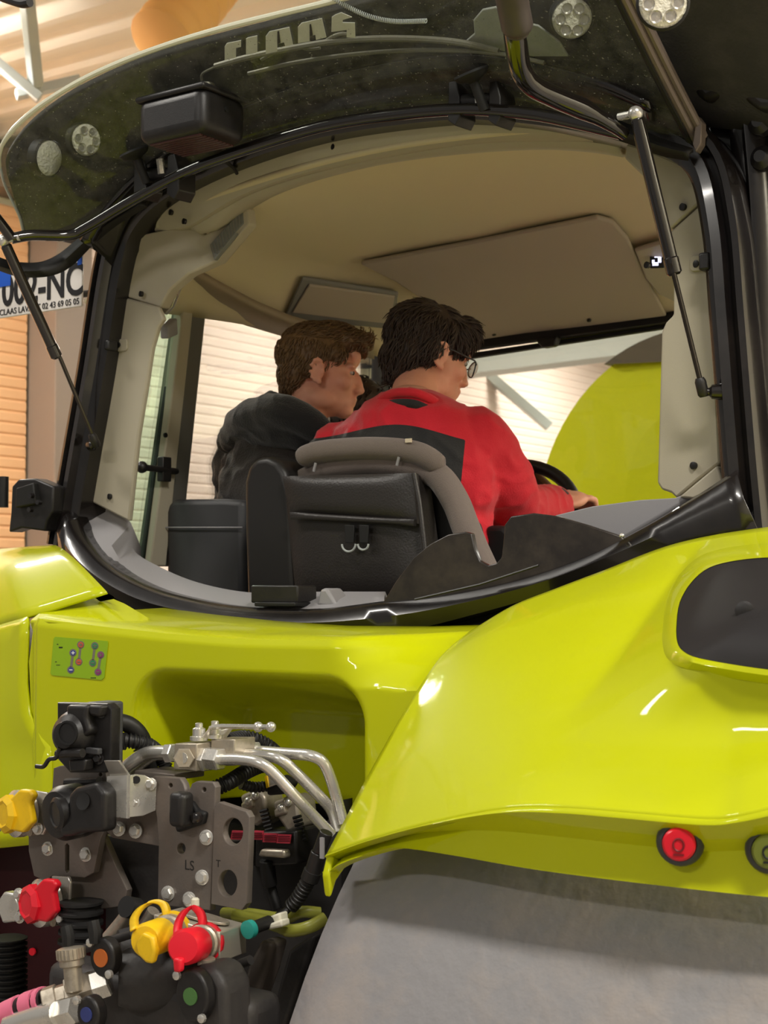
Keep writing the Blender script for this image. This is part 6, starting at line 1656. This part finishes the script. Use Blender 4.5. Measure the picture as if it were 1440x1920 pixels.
MB().box(V(300, 1920, Y=-.74), (0.40, 0.08, 0.14)).build('lower_casting', CAST, cy_, bevel=0.02, seg=3)
lv = empty('lever_assembly', TR)
for (x0, y0, x1, y1) in ((128, 1774, 124, 1736), (178, 1768, 174, 1726)):
    MB().tube([V(x0, y0, Y=-.84), V((x0 + x1) / 2 + 2, (y0 + y1) / 2, Y=-.84), V(x1, y1, Y=-.84)], [0.008, 0.0095, 0.0085], 10).build('lever_grip', RUBBER, lv)
pipe('lever_rod', [(150, 1782), (200, 1766), (250, 1750)], -.80, 0.0065, CAST, lv)
pipe('link_rod', [(204, 1758), (226, 1732), (246, 1706)], -.72, 0.011, STEELD, lv)
MB().lathe([(0.016, -0.012), (0.016, 0.012)], V(246, 1702, Y=-.72), (0, -1, 0.3), 18).build('rod_end', RUBBER, lv)
pipe('link_rod', [(262, 1748), (276, 1728), (288, 1708)], -.70, 0.010, STEELD, lv)
# boots and lower arms
bo_ = empty('boot_assembly', TR)
corrug('boot', [(12, 1960), (14, 1860), (14, 1756)], -.62, 0.034, bo_, 0.009, RUBBER)
corrug('boot', [(150, 1768), (152, 1730), (152, 1690)], -.66, 0.036, bo_, 0.014, RUBBER)
arm_ = empty('lift_arm', TR)
MB().prism([V(x, y, Y=-.60) for x, y in ((488, 1762), (512, 1768), (498, 1820), (470, 1900), (462, 1960), (432, 1960), (444, 1890), (464, 1810))], (0, 0.04, 0)).build('arm_bar', PLATE, arm_, bevel=0.008, seg=3)
MB().prism([V(x, y, Y=-.52) for x, y in ((540, 1780), (588, 1752), (560, 1850), (525, 1960), (490, 1960))], (0, 0.04, 0)).build('arm_bar', CAST, arm_, bevel=0.008, seg=3)
pipe('brake_pipe', [(418, 1824), (440, 1812), (470, 1800)], -.70, 0.007, CAST, arm_)

# descriptions of parts that look different from the rest of the tractor
PL_ = {'rear_window': 'raised dusty glass rear window on black hinges', 'operator_seat': 'grey-brown fabric seat with black document pouch', 'number_plate': 'white number plate with black characters 002-NC',
       'gas_strut': 'black gas strut with thin piston rod', 'rear_wheel': 'wide dusty grey rear tyre', 'valve_sticker': 'green sticker with four coloured valve symbols', 'red_coupling': 'hydraulic coupling with red dust cap',
       'yellow_coupling': 'hydraulic coupling with yellow dust cap', 'yellow_air_coupling': 'air coupling with yellow cap', 'red_air_coupling': 'air coupling with red cap', 'ball_valve': 'steel ball valve block with lever handle',
       'coupling_bracket': 'grey steel bracket plates stamped LS and T', 'steering_wheel': 'black steering wheel', 'tee_fitting': 'worn steel tee fitting with knurled knob and pink banded hose', 'headliner': 'beige fabric cab headliner',
       'guard_plate': 'dark guard plate with U-shaped notch', 'work_lamp': 'round white work lamp', 'trailer_socket': 'black trailer socket with hinged cover', 'round_socket': 'large round black socket cover'}
for o in TR.children:
    k = o.name.split('.')[0]
    if k in PL_: o['label'] = PL_[k]
